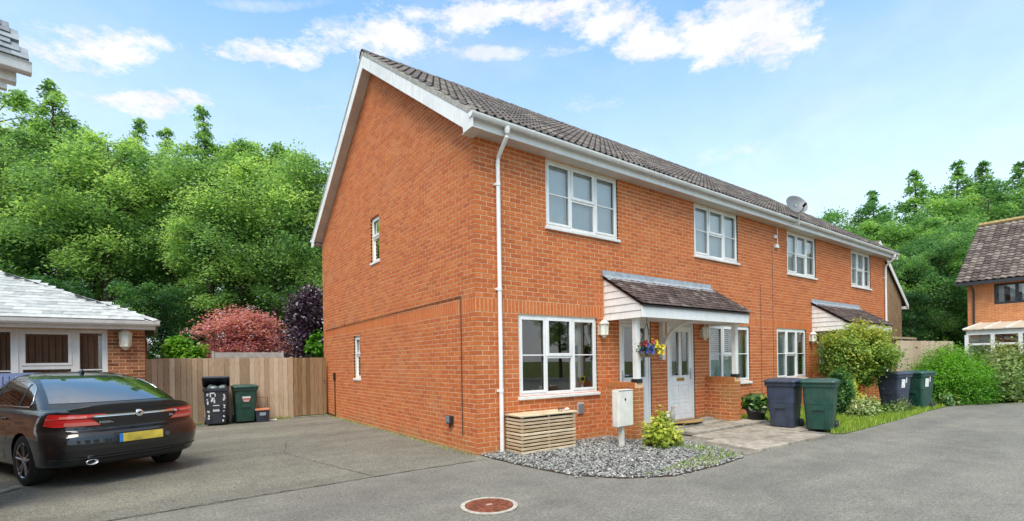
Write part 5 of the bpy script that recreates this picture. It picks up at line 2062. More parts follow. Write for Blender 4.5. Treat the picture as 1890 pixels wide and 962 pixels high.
rt_ = [(1, 39.3, 9.1, 1.0, .98, 'rounded green tree just right of the terrace roof end'),
       (0, 41.0, 7.8, .98, 1.0, 'spiky tree second from the terrace with a bare thin top'),
       (0, 43.5, 6.0, 1.08, 1.0, 'spiky tree in the middle of the group beyond the terrace'),
       (0, 46.3, 4.0, 1.13, 1.0, 'tallest spiky tree beyond the terrace, open to the sky below its top'),
       (0, 48.0, 2.7, 1.13, 1.0, 'spiky tree beside the tallest one'),
       (0, 50.3, 1.0, 1.12, 1.0, 'spiky tree at the right edge of the picture'),
       (1, 38.5, 7.2, .86, 1.0, 'full green tree in front of the spiky trees'),
       (1, 40.5, 5.2, .86, 1.0, 'full green tree below the tallest spiky tree'),
       (1, 35.5, 6.0, .70, 1.0, 'lower green tree behind the tan gable'),
       (1, 43.5, 2.0, 1.0, 1.0, 'broad green tree behind the tiled roof of the right hand house'),
       (1, 46.0, -.4, 1.05, .95, 'full green tree deep behind the right hand house'),
       (1, 31.5, 3.6, .52, 1.1, 'dark leafy tree low between the tan gable and the orange brick house'),
       (1, 33.5, 2.0, .60, 1.1, 'dark leafy tree beside the orange brick house'),
       (1, 37.5, 3.6, .82, 1.0, 'dense tree above the shaded gap beside the orange house'),
       (1, 44.5, 10.5, .95, .95, 'tree of the far row beyond the terrace'),
       (1, 41.0, 12.5, .85, .9, 'tree of the far row right behind the terrace roof')]
for i, (k, x, y, s, sz, lab) in enumerate(rt_):
    plant_tree('garden_tree', lab, TR[k], (x, y, -.3), i * 1.3, s, 'trees beyond the terrace', sz)
for i, (x, y, s, lab) in enumerate([(29.6, 2.6, .50, 'dark leaved tree low behind the pale fence'), (32.4, 4.6, .72, 'dark leaved tree behind the low leafy one'), (34.5, 2.4, .8, 'dark leaved tree against the right hand house')]):
    plant_tree('dark_leaved_tree', lab, TD[0], (x, y, -.2), i * 2.1 + 1, s, 'dark trees beyond the terrace', 1.0)  # these trees use the darker leaf colour
# trees across the road behind the camera, seen only in the window glass
for i, (k, x, y, s) in enumerate([(1, -2, -24, .8), (0, 4, -26, .7), (1, 10, -25, .85), (1, 17, -24, .8), (0, 24, -25, .75), (1, -9, -25, .8)]):
    plant_tree('roadside_tree', 'tree across the road, %s in the row mirrored in the window panes' % ['first', 'second', 'third', 'fourth', 'fifth', 'outermost'][i], TF[k], (x, y, 0), i * 1.9, s, 'trees across the road')


def bush_points(rs, n, rx, ry, rz, k=26, r=.34, dome=True, lumps=.25):
    C = []
    while len(C) < k:
        v = rs.normal(size=3)
        v /= np.linalg.norm(v)
        if dome:
            v[2] = abs(v[2]) if rs.uniform() < .8 else v[2]
        q = v * rs.uniform(.62, 1.0)
        C.append(q * np.array([rx, ry, rz]) * (1 + rs.uniform(-lumps, lumps * .4)))
    C = np.array(C)
    per = n // k
    P, T, O = [], [], []
    for c in C:
        ct = rs.uniform(.25, .75)
        m = int(per * rs.uniform(.6, 1.4))
        d = rs.normal(size=(m, 3)) * r * np.array([rx, ry, rz]) * .55
        P.append(c + d)
        T.append(np.clip(ct + rs.normal(0, .15, m), 0, 1))
    P, T = np.concatenate(P), np.concatenate(T)
    O = P / (np.linalg.norm(P, axis=1)[:, None] + 1e-6)
    return P, T, O


def bush(name, label, cat, loc, size, n, ls, mt, seed, stems=6, k=26, r=.34, flat=.4, aspect=.55, painted_top_light=0.0, lift=0.0, dome=True, group=None):
    rs = np.random.RandomState(seed)
    t = thing(name, label, cat, loc, 0, group)
    P, T, O = bush_points(rs, n, *size, k=k, r=r, dome=dome)
    T = T + painted_top_light * np.clip(P[:, 2] / size[2], -1, 1) * .5  # tint rises with height: light from above painted into the leaf colour
    zmin = .02
    P[:, 2] += size[2] * (.0 if dome else 1.0) + lift
    keep = P[:, 2] > zmin
    me = leaf_mesh('foliage', P[keep], ls, T[keep], mt, rs, flat, aspect, O[keep] * .8)
    put('foliage', me, t)
    if stems:
        mb = MB()
        for i in range(stems):
            a = rs.uniform(0, 6.28)
            q = rs.uniform(.2, .8)
            mb.tube([(rs.normal(0, .03), rs.normal(0, .03), -.03), (math.cos(a) * size[0] * q * .4, math.sin(a) * size[1] * q * .4, (size[2] + lift) * .5), (math.cos(a) * size[0] * q, math.sin(a) * size[1] * q, (size[2] + lift) * .95)], [.022, .014, .005], 5)
        mb.build('stem', 'bark', t)
    return t


# red maple and purple shrub behind the fence: layered sprays
def spray_shrub(name, label, loc, rx, ry, H, n, ls, mt, seed, layers=26, flat=1.6, zsq=.16):
    rs = np.random.RandomState(seed)
    t = thing(name, label, 'shrub', loc)
    P, T = [], []
    mb = MB()
    for i in range(layers):
        f = (i + .5) / layers
        z = H * (.30 + .68 * f)
        rr = math.sqrt(max(.03, 1 - ((f - .22) / .80) ** 2))
        a = i * 2.399
        s = rs.uniform(.25, .95) * rr
        c = np.array([math.cos(a) * rx * s, math.sin(a) * ry * s, z])
        m = int(n / layers * rs.uniform(.6, 1.4))
        d = rs.normal(size=(m, 3)) * np.array([rx * .22, ry * .22, H * zsq * .35])
        d[:, 2] -= (d[:, 0] ** 2 + d[:, 1] ** 2) * .3
        P.append(c + d)
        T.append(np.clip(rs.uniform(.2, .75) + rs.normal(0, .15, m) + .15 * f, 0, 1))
        mb.tube([(0, 0, 0), (c[0] * .4, c[1] * .4, z * .6), tuple(c)], [.05, .03, .008], 5)
    P, T = np.concatenate(P), np.concatenate(T)
    put('foliage', leaf_mesh('foliage', P, ls, T, mt, rs, flat), t)
    mb.build('branch', 'bark', t)
    return t


spray_shrub('japanese_maple', 'spreading dusky red japanese maple behind the wooden fence', (-1.62, 11.6, 0), 1.62, 1.2, 3.25, 17000, .095, G_MAPLE, 31, 34, 2.0, .10)
spray_shrub('purple_leaved_shrub', 'dark purple leaved shrub between the red maple and the gable wall', (-.02, 9.9, 0), .75, .75, 3.75, 8500, .115, G_PURPLE, 32, 46, .8, .14)
bush('lime_shrub', 'lime green shrub peeping over the fence left of the red maple', 'shrub', (-3.35, 10.4, 0), (.52, .45, .55), 3600, .12, G_LIME, 33, lift=1.1, k=30, dome=False)
bush('climbing_shrub', 'small bright green shrub at the gable corner under the purple leaves', 'shrub', (.0, 9.0, 0), (.28, .3, .4), 900, .10, G_BRIGHT, 34, lift=1.5, dome=False)

put('leaves', leaf_mesh('leaves', hb_leaf[0], .055, hb_leaf[1], G_DARK, np.random.RandomState(8), .3), hb)

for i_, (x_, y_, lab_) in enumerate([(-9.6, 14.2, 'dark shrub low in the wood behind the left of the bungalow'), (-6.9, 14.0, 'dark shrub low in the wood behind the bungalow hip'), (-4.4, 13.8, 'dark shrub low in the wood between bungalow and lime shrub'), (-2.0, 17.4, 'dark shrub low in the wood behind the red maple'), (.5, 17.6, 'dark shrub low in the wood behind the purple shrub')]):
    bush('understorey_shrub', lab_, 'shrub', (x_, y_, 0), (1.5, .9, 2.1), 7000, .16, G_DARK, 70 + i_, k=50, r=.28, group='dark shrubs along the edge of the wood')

# front garden
bush('golden_shrub', 'small yellow green shrub growing in the gravel before the porch wall', 'shrub', (2.72, -1.32, .02), (.36, .30, .46), 2300, .075, G_YEL, 41, k=26, painted_top_light=.2)
pp = bush('pot_plant', 'glossy green plant growing in a black pot on the path beside the porch wall', 'pot plant', (6.72, -.82, .0), (.36, .34, .34), 700, .13, G_POT, 42, lift=.34, k=16)
MB().lathe([(.14, 0), (.185, .25), (.20, .25), (.20, .30), (.175, .30), (.16, .26)], 18, (-.12, -.05, 0)).build('pot', 'black_plastic', pp, True)
rbsh = bush('round_bush', 'large rounded golden green bush on a short trunk in front of the far porch', 'bush', (11.3, -1.15, 0), (.98, .85, .76), 24000, .075, G_GOLD, 43, stems=0, k=110, r=.26, dome=False, lift=.72, painted_top_light=.45)
mb = MB()
for a, b in ((0, 0), (.12, .1), (-.1, .05)):
    mb.tube([(a * .3, b * .3, -.02), (a, b, .5), (a * 3, b * 3, 1.2)], [.06, .05, .02], 8)
mb.build('trunk', 'bark', rbsh)
bush('ivy_column', 'dark upright ivy clad shrub between the green bin and the round bush', 'shrub', (9.3, -1.5, 0), (.24, .24, .56), 3200, .075, G_DARK, 44, k=30, lift=.02, dome=False, stems=2)
bush('weeping_shrub', 'light green trailing shrub under the left side of the round bush', 'shrub', (9.9, -1.55, 0), (.24, .24, .38), 1500, .07, G_YEL, 45, k=20, lift=.05, dome=False, stems=2)
bush('variegated_shrub', 'low pale variegated shrub on the verge between the two pairs of bins', 'shrub', (9.45, -1.95, 0), (.48, .34, .40), 4200, .07, G_VARIEG, 46, k=34, painted_top_light=.3)
bush('low_plant', 'small green plant at the foot of the far blue grey bin', 'plant', (10.55, -2.08, 0), (.30, .2, .26), 1300, .07, G_HEDGE, 47, k=18)
bush('wispy_weeds', 'wispy tall weeds in front of the far bins', 'plant', (11.2, -2.22, 0), (.45, .14, .34), 900, .10, G_VARIEG, 48, k=18, aspect=.18, flat=0)
bush('bright_green_shrub', 'big bright green spreading shrub to the right of the far bins', 'shrub', (15.5, -2.2, 0), (1.30, 1.0, 1.62), 34000, .075, G_BRIGHT, 49, k=110, r=.24, painted_top_light=.75, flat=.0, aspect=.3)
bush('hedge', 'mixed pale green hedge at the right edge behind the road', 'hedge', (18.4, -3.1, 0), (2.4, 1.1, 1.62), 19000, .10, G_HEDGE, 50, k=100, r=.24, painted_top_light=.45)
bush('hedge', 'low hedge running in front of the conservatory', 'hedge', (19.6, -1.4, 0), (3.2, 1.0, 1.70), 14000, .11, G_HEDGE, 51, k=90, r=.24, painted_top_light=.3)
bush('edging_plant', 'low spreading green plant at the road edge beside the far bins', 'plant', (14.3, -2.35, 0), (.62, .3, .34), 1700, .09, G_POT, 52, k=20)
bush('edging_plant', 'small grey green plant behind the far green bin', 'plant', (13.4, -2.05, 0), (.4, .25, .30), 1200, .08, G_HEDGE, 53, k=16)
bush('hedge', 'hedge continuing out of the picture on the right', 'hedge', (23.0, -5.0, 0), (3.0, 1.2, 1.6), 12000, .12, G_HEDGE, 54, k=80, r=.24, painted_top_light=.3)


# grass verge and weeds
def blades(name, poly, n, h, mt, seed, box, z=.01):
    rs = random.Random(seed)
    mb = MB()
    c = 0
    tries = 0
    while c < n and tries < n * 20:
        tries += 1
        x, y = rs.uniform(box[0], box[1]), rs.uniform(box[2], box[3])
        if not inside((x, y), poly):
            continue
        a = rs.uniform(0, 6.28)
        hh = h * rs.uniform(.5, 1.3)
        w = .006
        lx, ly = math.cos(a) * hh * .45 * rs.random(), math.sin(a) * hh * .45 * rs.random()
        dx, dy = -math.sin(a) * w, math.cos(a) * w
        mb.add([(x - dx, y - dy, z), (x + dx, y + dy, z), (x + lx * .4 + dx * .7, y + ly * .4 + dy * .7, z + hh * .6), (x + lx, y + ly, z + hh)], [(0, 1, 2, 3)], rs.random())
        c += 1
    return stuff(mb.build(name, mt, tint=True))


G_GRASS = leaf_mat('grass_blade', [(0, (.09, .19, .02)), (.6, (.27, .42, .04)), (1, (.48, .50, .12))], .35)
VERGE = [(6.15, -2.56), (6.9, -1.45), (6.9, -.6), (7.2, -.05), (13.4, -.05), (14, -2.0), (13.6, -2.48), (12.1, -2.52), (8.9, -2.66), (6.34, -2.70)]
blades('grass', VERGE, 21000, .085, G_GRASS, 61, (6, 14, -2.72, 0))
blades('weeds', [(.7, -2.5), (2.0, -2.72), (3.0, -2.55), (3.3, -1.6), (2.9, -1.2), (2.6, -2.2), (1.2, -2.45)], 900, .05, G_GRASS, 62, (.5, 3.4, -2.8, -1))
blades('weeds', [(-.14, .02), (-.01, .02), (-.01, 8.0), (-.14, 8.0)], 500, .035, G_GRASS, 63, (-.2, 0, 0, 8), .005)
blades('weeds', [(-4.1, 7.75), (-1.0, 7.75), (-1.0, 7.9), (-4.1, 7.9)], 600, .06, G_GRASS, 64, (-4.2, -1, 7.7, 7.95), .005)


# ================================================================== car
def interp(tab, z):
    if z <= tab[0][0]:
        return tab[0][1:]
    for i in range(len(tab) - 1):
        a, b = tab[i], tab[i + 1]
        if z <= b[0]:
            t = (z - a[0]) / (b[0] - a[0])
            return tuple(a[k] + (b[k] - a[k]) * t for k in range(1, len(a)))
    return tab[-1][1:]


#        z     rear   front  half  tail curve length, nose curve length, exponent
BODY = [(.185, -.40, 3.42, .80, .5, .8, 3), (.235, -.66, 3.58, .86, .55, .9, 2.9), (.275, -.87, 3.66, .893, .58, 1.0, 2.8), (.31, -.96, 3.68, .90, .60, 1.0, 2.8), (.40, -1.005, 3.71, .912, .60, 1.05, 2.8), (.50, -1.043, 3.73, .924, .60, 1.1, 2.7), (.57, -1.048, 3.73, .927, .60, 1.1, 2.7), (.62, -1.040, 3.71, .929, .60, 1.1, 2.7), (.66, -1.022, 3.69, .929, .60, 1.1, 2.7), (.70, -.992, 3.66, .927, .60, 1.1, 2.7), (.735, -.950, 3.62, .924, .60, 1.1, 2.7), (.75, -.945, 3.6, .922, .60, 1.1, 2.7), (.80, -.950, 3.50, .916, .60, 1.1, 2.6), (.86, -.965, 3.36, .907, .58, 1.1, 2.6), (.90, -.968, 3.2, .898, .58, 1.1, 2.6), (.94, -.972, 3.06, .884, .56, 1.0, 2.5), (.975, -.985, 2.86, .858, .55, .9, 2.5), (1.0, -.95, 2.72, .815, .50, .8, 2.5), (1.012, -.86, 2.62, .74, .45, .7, 2.5)]
GREEN = [(.97, -.80, 2.78, .835, .55, .8, 2.3), (1.02, -.71, 2.62, .815, .52, .8, 2.3), (1.08, -.59, 2.46, .79, .50, .75, 2.3), (1.16, -.40, 2.26, .755, .48, .7, 2.3), (1.25, -.16, 2.06, .715, .46, .65, 2.3), (1.33, .08, 1.88, .672, .44, .6, 2.3), (1.39, .30, 1.73, .632, .42, .55, 2.2), (1.43, .50, 1.60, .588, .38, .45, 2.2), (1.462, .72, 1.46, .51, .30, .35, 2.1), (1.485, .95, 1.3, .33, .16, .16, 2.1), (1.49, 1.05, 1.2, .15, .07, .07, 2.1)]


def outline(tab, z, t):
    """point of the body at height z; |t| 0..1 runs round the tail corner, 1..2 along the flank, 2..3 round the nose"""
    xr, xf, hw, ra, fa, n = interp(tab, z)
    sg, t = (1 if t >= 0 else -1), abs(t)
    if t <= 1:
        c, s_ = math.cos(t * math.pi / 2), math.sin(t * math.pi / 2)
        return Vector((xr + ra - ra * max(0, c) ** (2 / n), sg * hw * s_ ** (2 / n), z))
    if t <= 2:
        return Vector((xr + ra + (xf - fa - xr - ra) * (t - 1), sg * hw, z))
    a = (3 - t) * math.pi / 2
    c, s_ = math.cos(a), max(0, math.sin(a))
    return Vector((xf - fa + fa * max(0, c) ** (2 / n), sg * hw * s_ ** (2 / n), z))


def phi_y(tab, z, y):
    n, hw = interp(tab, z)[5], interp(tab, z)[2]
    return math.copysign(math.asin(min(1, abs(y) / hw) ** (n / 2)) * 2 / math.pi, y)


def phi_x(tab, z, x):
    xr, xf, hw, ra, fa, n = interp(tab, z)
    if x < xr + ra:
        q = max(0, min(1, (xr + ra - x) / ra))
        return math.acos(q ** (n / 2)) * 2 / math.pi
    if x < xf - fa:
        return 1 + (x - xr - ra) / (xf - fa - xr - ra)
    q = max(0, min(1, (x - xf + fa) / fa))
    return 3 - math.acos(q ** (n / 2)) * 2 / math.pi


def onorm(tab, z, t):
    e = .012
    a, b = outline(tab, z, t - e), outline(tab, z, t + e)
    c, d = outline(tab, z - e, t), outline(tab, z + e, t)
    n = (b - a).cross(d - c)
    if n.length < 1e-12:
        return Vector((-1, 0, 0))
    n.normalize()
    o = outline(tab, z, t) - Vector((1.3, 0, z - .1))
    return n if n.dot(o) > 0 else -n


def patch(tab, rows, off, thick=0.0):
    """rows: list of lists of (z, phi); a skin lying off metres proud of the body"""
    mb = MB()
    m = len(rows[0])
    v = []
    for r in rows:
        for z, ph in r:
            v.append(outline(tab, z, ph) + onorm(tab, z, ph) * off)
    f = [(i * m + k, i * m + k + 1, (i + 1) * m + k + 1, (i + 1) * m + k) for i in range(len(rows) - 1) for k in range(m - 1)]
    mb.add(v, f)
    if thick:
        b = len(v)
        v2 = []
        for r in rows:
            for z, ph in r:
                v2.append(outline(tab, z, ph) + onorm(tab, z, ph) * (off - thick))
        mb.v += [tuple(p) for p in v2]
        R = len(rows)
        edge = [k for k in range(m)] + [i * m + m - 1 for i in range(1, R)] + [(R - 1) * m + k for k in range(m - 2, -1, -1)] + [i * m for i in range(R - 2, 0, -1)]
        for i in range(len(edge)):
            a_, b_ = edge[i], edge[(i + 1) % len(edge)]
            mb.f.append((a_, b_, b_ + b, a_ + b))
            mb.t.append(.5)
    return mb


def shell(tab, nz=40, npn=120):
    mb = MB()
    z0, z1 = tab[0][0], tab[-1][0]
    zs = sorted({z0 + (z1 - z0) * i / nz for i in range(nz + 1)} | {t[0] for t in tab})
    v = []
    # even spacing along the outline
    for z in zs:
        dense = [outline(tab, z, -3 + 6 * k / 720) for k in range(720)]
        L = [0]
        for k in range(720):
            L.append(L[-1] + (dense[(k + 1) % 720] - dense[k]).length)
        j = 0
        for k in range(npn):
            t = L[-1] * k / npn
            while L[j + 1] < t:
                j += 1
            q = (t - L[j]) / max(1e-9, L[j + 1] - L[j])
            v.append(dense[j].lerp(dense[(j + 1) % 720], q))
    n = npn
    f = [(i * n + k, i * n + (k + 1) % n, (i + 1) * n + (k + 1) % n, (i + 1) * n + k) for i in range(len(zs) - 1) for k in range(n)]
    f += [tuple(range(n - 1, -1, -1)), tuple(range((len(zs) - 1) * n, len(zs) * n))]
    mb.add(v, f)
    return mb


MAT['car_glass'] = plain('car_glass', (.012, .013, .014), .015, 0, 1.0, 1.0)
MAT['car_glass'].node_tree.nodes['Principled BSDF'].inputs['Coat IOR'].default_value = 3.0
MAT['lamp_red'] = plain('lamp_red', (.72, .022, .022), .10, 0, .5, 1.0)
MAT['lamp_pink'] = plain('lamp_light_red', (.85, .20, .16), .12, 0, .5, 1.0)
MAT['lamp_clear'] = plain('lamp_clear', (.8, .8, .8), .08, 0, .6, 1.0)
MAT['rubber'] = mat('rubber', (.018, .018, .018), .75, .2, 30, .2)
MAT['alloy'] = plain('alloy', (.55, .56, .57), .25, 1.0)
MAT['plate_yellow'] = mat('plate_yellow', (.62, .46, .06), .4, .40, 5)
MAT['plate_blue'] = plain('plate_blue', (.03, .20, .60), .4)


def paint(name, col):
    m, nt, p, o = new_mat(name)
    p.inputs['Base Color'].default_value = (*col, 1)
    p.inputs['Metallic'].default_value = 0.0
    p.inputs['Roughness'].default_value = .4
    p.inputs['Coat Weight'].default_value = 1.0
    p.inputs['Coat Roughness'].default_value = .03
    p.inputs['Coat IOR'].default_value = 1.6
    p.inputs['Specular IOR Level'].default_value = .2
    return m


def apply_boolean(o, cutters):
    for c in cutters:
        md = o.modifiers.new('arch', 'BOOLEAN')
        md.operation = 'DIFFERENCE'
        md.solver = 'EXACT'
        md.object = c
    dg = bpy.context.evaluated_depsgraph_get()
    dg.update()
    me = bpy.data.meshes.new_from_object(o.evaluated_get(dg))
    o.modifiers.clear()
    o.data = me
    for c in cutters:
        bpy.data.objects.remove(c)


def make_car(name, label, loc, rz, pm, s, detail=True):
    t = thing(name, label, 'car', loc, rz)
    t.scale = (s, s, s)
    body = shell(BODY, 44, 140).build('body', pm, None, True)
    cut = []
    for x in (0, 2.737):
        for sy in (-1, 1):
            cm = MB().lathe([(.378, .60 * sy), (.378, 1.3 * sy)], 40, (x, 0, .325), 'y')
            if sy < 0:
                cm.f = [q[::-1] for q in cm.f]
            c = cm.build('cutter', None)
            bmx_ = bmesh.new()
            bmx_.from_mesh(c.data)
            bmesh.ops.recalc_face_normals(bmx_, faces=bmx_.faces)
            bmx_.to_mesh(c.data)
            bmx_.free()
            cut.append(c)
    bmx_ = bmesh.new()
    bmx_.from_mesh(body.data)
    bmesh.ops.recalc_face_normals(bmx_, faces=bmx_.faces)
    bmx_.to_mesh(body.data)
    bmx_.free()
    apply_boolean(body, cut)
    body.parent = t
    for p in body.data.polygons:
        p.use_smooth = True
    try:
        body.data.set_sharp_from_angle(angle=R_(42))
    except Exception:
        pass
    cab = shell(GREEN, 36, 120).build('cabin', pm, t, True)
    # glass
    NG = 24
    rows = []
    for i in range(13):
        z = 1.075 + (1.385 - 1.075) * i / 12
        hwz = interp(GREEN, z)[2]
        lim = hwz * (.93 - .03 * i / 12)
        rows.append([(z, phi_y(GREEN, z, -lim + 2 * lim * k / NG)) for k in range(NG + 1)])
    patch(GREEN, rows, .004).build('rear_window', 'car_glass', t, True)

    def dlo_hi(x):
        if x < .70:
            return 1.035 + .325 * math.sqrt(max(0, 1 - ((.70 - x) / .68) ** 2))
        if x < 1.5:
            return 1.36
        return 1.36 - .35 * ((x - 1.5) / .85) ** 1.1
    for sg in (1, -1):
        rows = []
        xs = [.03 + 2.29 * (i / 40) ** 1.25 for i in range(41)]
        for x in xs:
            lo, hi = 1.025, max(1.03, dlo_hi(x))
            rows.append([(lo + (hi - lo) * k / 8, sg * phi_x(GREEN, lo + (hi - lo) * k / 8, x)) for k in range(9)])
        sw = patch(GREEN, rows, .004)
        swo = sw.build('side_window', 'car_glass', t, True)
        P = lambda x, z, d: outline(GREEN, z, sg * phi_x(GREEN, z, x)) + onorm(GREEN, z, sg * phi_x(GREEN, z, x)) * d
        tr_ = MB()
        tr_.tube([P(x, max(1.03, dlo_hi(x)), .006) for x in xs[::-1]] + [P(x, 1.025, .006) for x in xs], .008, 6)
        tr_.build('chrome_trim', 'chrome', t, True)
        for xa, wd in ((.40, .05), (1.28, .09)):
            rws = [[(1.027 + (dlo_hi(xa) - 1.03) * k / 6, sg * phi_x(GREEN, 1.027 + (dlo_hi(xa) - 1.03) * k / 6, xa + dx)) for k in range(7)] for dx in (0, wd)]
            patch(GREEN, rws, .007).build('window_pillar', 'trim_black', swo)
        # flank details
        B = lambda x, z, d=0.0: outline(BODY, z, sg * phi_x(BODY, z, x)) + onorm(BODY, z, sg * phi_x(BODY, z, x)) * d
        dl = MB()
        for pts in ([(.40, .96), (.42, .8), (.50, .62), (.62, .45), (.66, .32)], [(1.30, .965), (1.31, .6), (1.33, .3)], [(2.28, .95), (2.36, .6), (2.33, .3)]):
            dl.tube([B(x, z, -.001) for x, z in pts], .004, 5)
        dl.build('door_seam', 'trim_black', body)
        for x in (.62, 1.55):
            h = MB()
            h.tube([B(x - .10, .865, .012), B(x, .868, .028), B(x + .10, .870, .012)], .013, 8)
            h.build('door_handle', pm, body, True)
        mr = MB().lathe([(.0, -.11), (.07, -.09), (.085, 0), (.07, .08), (.0, .10)], 12, (2.02, sg * .96, 1.02), 'y')
        mr.build('door_mirror', pm, t, True)
    # lamps on the tail
    def zy(y_in, y_out, lo, hi, n=16, m=5, slant=0.0):
        """region between y_in and past the corner, lower edge slanting inwards"""
        rows = []
        for i in range(n + 1):
            f = i / n
            row = []
            for k in range(m + 1):
                z = lo(f) + (hi(f) - lo(f)) * k / m
                a, b = phi_y(BODY, z, y_in + slant * (1 - k / m)), y_out
                row.append((z, a + (b - a) * f))
            rows.append(row)
        return rows
    for sg in (1, -1):
        def mirror(rows):
            return [[(z, sg * p) for z, p in r] for r in rows]
        out = .80
        lower = zy(.50, out, lambda f: .793 + .05 * max(0, f - .75) * 4 * .5, lambda f: .885, slant=-.09)
        upper = zy(.36, out, lambda f: .887 + .012 * (1 - min(1, f * 2.2)) * 2.2, lambda f: .955 - .012 * (1 - f), slant=0)
        lamp = patch(BODY, mirror(lower), .012, .02).build('tail_lamp', 'lamp_red', t, True)
        patch(BODY, mirror(upper), .010, .02).build('lamp_arm', 'lamp_red', lamp, True)
        blk = zy(.47, phi_y(BODY, .83, .74), lambda f: .80, lambda f: .848, n=8, slant=-.05)
        patch(BODY, mirror(blk), .016).build('reversing_lamp', 'lamp_pink', lamp, True)
        blk = zy(.55, phi_y(BODY, .9, .78), lambda f: .893, lambda f: .922, n=8)
        patch(BODY, mirror(blk), .014).build('lamp_light_bar', 'lamp_pink', lamp, True)
        # nose lamps
        rows = []
        for i in range(9):
            f = i / 8
            rows.append([(.68 + .10 * k / 4 + .05 * f, sg * (3 - .50 - .28 * f)) for k in range(5)])
        patch(BODY, rows, .008, .012).build('headlamp', 'lamp_clear', t, True)
    rows = [[(.46 + .2 * k / 4, (3 - .42 * abs(1 - i / 5.0001)) * (1 if i < 5 else -1)) for k in range(5)] for i in range(11)]
    patch(BODY, rows, .006).build('grille', 'trim_black', t)
    # chrome bar with round emblem
    rows = [[(.897 + .030 * k / 3 + .006 * math.cos(y * 2), phi_y(BODY, .91, y)) for k in range(4)] for y in [-.50 + i * .05 for i in range(21)]]
    patch(BODY, rows, .020, .015).build('chrome_bar', 'chrome', t, True)
    xr_ = outline(BODY, .915, 0).x
    e = MB()
    e.lathe([(.030, -.014), (.046, -.012), (.050, -.004), (.050, .004)], 28, (xr_ - .02, 0, .918), 'x')
    em = e.build('emblem', 'chrome', t, True)
    e = MB()
    pts = [(-.030, -.004), (-.010, .014), (.010, .024), (.030, .024), (.018, .012), (.030, .004), (.012, .002), (.016, -.012), (.0, -.004), (-.004, -.022), (-.014, -.008)]
    e.prism([(xr_ - .037, -a, .918 + b) for a, b in pts], (.006, 0, 0))
    e.build('emblem_crest', plain('emblem_dark', (.08, .08, .09), .3, 1.0), em)
    # spoiler lip on the boot
    sp_ = MB()
    sec = [(.26, 1.006), (.12, 1.030), (.02, 1.066), (-.006, 1.072), (-.012, 1.058), (.004, 1.02), (.012, .965)]
    ny = 24
    for i in range(ny + 1):
        y = -.70 + 1.40 * i / ny
        k = 1 - abs(y / .70) ** 4 * .92
        for dx, z in sec:
            zz = 1.0 + (z - 1.0) * k if z > 1.0 else z
            sp_.v.append(tuple(Vector((outline(BODY, .95, phi_y(BODY, .95, y)).x + dx, y, zz))))
    m = len(sec)
    for i in range(ny):
        for k in range(m - 1):
            sp_.f.append((i * m + k, i * m + k + 1, (i + 1) * m + k + 1, (i + 1) * m + k))
            sp_.t.append(.5)
    sp_.build('boot_spoiler', pm, t, True)
    # shut line, plate recess, plate, diffuser, exhaust
    g = MB()
    pts = [(.53, .80), (.50, .765), (.44, .742), (.2, .736), (0, .735), (-.2, .736), (-.44, .742), (-.50, .765), (-.53, .80)]
    g.tube([outline(BODY, z, phi_y(BODY, z, y)) for y, z in pts], .0045, 5)
    g.build('boot_seam', 'trim_black', body)
    rows = [[(.535 + .145 * k / 4, phi_y(BODY, .6, -.31 + .62 * i / 10)) for k in range(5)] for i in range(11)]
    patch(BODY, rows, .003, .01).build('plate_holder', 'trim_black', body)
    xp = outline(BODY, .60, 0).x - .012
    pz0, pz1 = .552, .664
    MB().box(xp - .006, xp, -.26, .22, pz0, pz1).build('number_plate', 'plate_yellow', t, bevel=.003)
    MB().box(xp - .006, xp, .2203, .262, pz0, pz1).build('plate_band', 'plate_blue', t, bevel=.003)
    rows = [[(.275 + .09 * k / 5, phi_y(BODY, .3, -.62 + 1.24 * i / 14)) for k in range(6)] for i in range(15)]
    patch(BODY, rows, .008).build('rear_diffuser', 'trim_black', t, True)
    rows = [[(.385 + .012 * k / 2, phi_y(BODY, .39, -.86 + 1.72 * i / 24)) for k in range(3)] for i in range(25)]
    patch(BODY, rows, .012, .01).build('bumper_crease', pm, t, True)
    ex = MB()
    ex.lathe([(.034, .16), (.043, .0), (.043, -.010), (.037, -.010), (.035, .1)], 22, (-1.0, .54, .335), 'x', sx=1.55, sy=.80)
    ex.build('exhaust', 'chrome', t, True)
    MB().lathe([(.030, .05), (.034, .06)], 18, (-1.0, .54, .335), 'x', sx=1.55, sy=.8).build('exhaust_bore', 'trim_black', t)
    fin = MB()
    fin.add([(.72, -.03, 1.45), (.72, .03, 1.45), (.94, .02, 1.47), (.94, -.02, 1.47), (.70, 0, 1.525)], [(0, 1, 4), (1, 2, 4), (2, 3, 4), (3, 0, 4)])
    fin.build('antenna', 'trim_black', t)
    if detail:
        for txt, y, z, hgt in (('INSIGNIA', .44, .815, .034), ('SRi', -.40, .835, .034)):
            cu = bpy.data.curves.new('lettering', 'FONT')
            cu.body = txt
            cu.size = hgt * 1.3
            cu.extrude = .002
            cu.materials.append(MAT['chrome'])
            tmp = bpy.data.objects.new('lettering_curve', cu)
            COL.objects.link(tmp)
            dg = bpy.context.evaluated_depsgraph_get()
            me = bpy.data.meshes.new_from_object(tmp.evaluated_get(dg))
            bpy.data.objects.remove(tmp)
            o = bpy.data.objects.new('lettering', me)
            COL.objects.link(o)
            o.parent = t
            x = min(outline(BODY, z, phi_y(BODY, z, yy_)).x for yy_ in (y, y - .12)) - .004
            o.matrix_local = Matrix(((0, 0, -1, x), (-1, 0, 0, y), (0, 1, 0, z), (0, 0, 0, 1)))
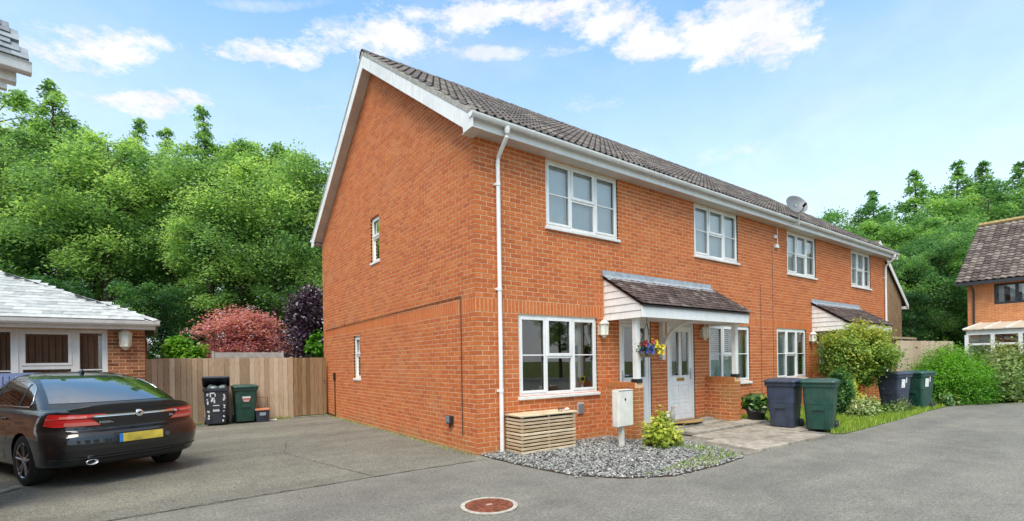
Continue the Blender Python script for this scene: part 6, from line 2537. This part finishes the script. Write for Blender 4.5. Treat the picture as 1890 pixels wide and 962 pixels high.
    # under-body and wheels
    ub = MB().box(-.25, 3.3, -.60, .60, .19, .42)
    ub.build('underbody', 'trim_black', t)
    for x in (0, 2.737):
        for sg in (1, -1):
            wl = MB()
            pr2 = [(.235, .67), (.30, .672), (.328, .69), (.336, .72), (.337, .80), (.336, .87), (.328, .90), (.30, .917), (.235, .915)]
            wl.lathe([(r, y * sg) for r, y in pr2], 40, (x, 0, .335), 'y')
            wl.f = [q for q in wl.f if len(q) == 4]
            wh = MB().lathe([(.2, .70 * sg), (.2, .75 * sg)], 24, (x, 0, .335), 'y').build('wheel', 'trim_black', t)
            wl.build('tyre', 'rubber', wh, True)
            gr = MB()
            for q in (.74, .78, .82, .86):
                gr.lathe([(.3375, (q - .006) * sg), (.3385, q * sg), (.3375, (q + .006) * sg)], 40, (x, 0, .335), 'y')
            gr.f = [q for q in gr.f if len(q) == 4]
            gr.build('tread_groove', 'trim_black', wh)
            rm = MB()
            rm.lathe([(.238, .70 * sg), (.24, .905 * sg), (.228, .912 * sg), (.218, .90 * sg), (.215, .75 * sg)], 36, (x, 0, .335), 'y')
            rm.f = [q for q in rm.f if len(q) == 4]
            for k in range(5):
                for da in (-.17, .17):
                    a = 2 * math.pi * k / 5 + .3
                    c, s_ = math.cos(a), math.sin(a)
                    c2, s2 = math.cos(a + da * 1.15), math.sin(a + da * 1.15)
                    rm.tube([(x + c * .04, sg * .885, .335 + s_ * .04), (x + c2 * .14, sg * .895, .335 + s2 * .14), (x + c2 * .225, sg * .90, .335 + s2 * .225)], [.022, .018, .016], 6)
            rm.lathe([(.0, .875 * sg), (.05, .88 * sg), (.045, .905 * sg), (.0, .908 * sg)], 16, (x, 0, .335), 'y')
            rm.build('rim', 'alloy', wh)
    return t


make_car('saloon_car', 'glossy black car with red tail lamps and yellow number plate parked on the drive', (-4.55, 2.34, 0.0), R_(115), paint('black_paint', (.006, .007, .009)), .93)
make_car('hatchback_car', 'dark red car across the road mirrored in the near lower window', (2.2, -10.5, 0.0), R_(75), paint('maroon_paint', (.16, .012, .018)), .93, False)
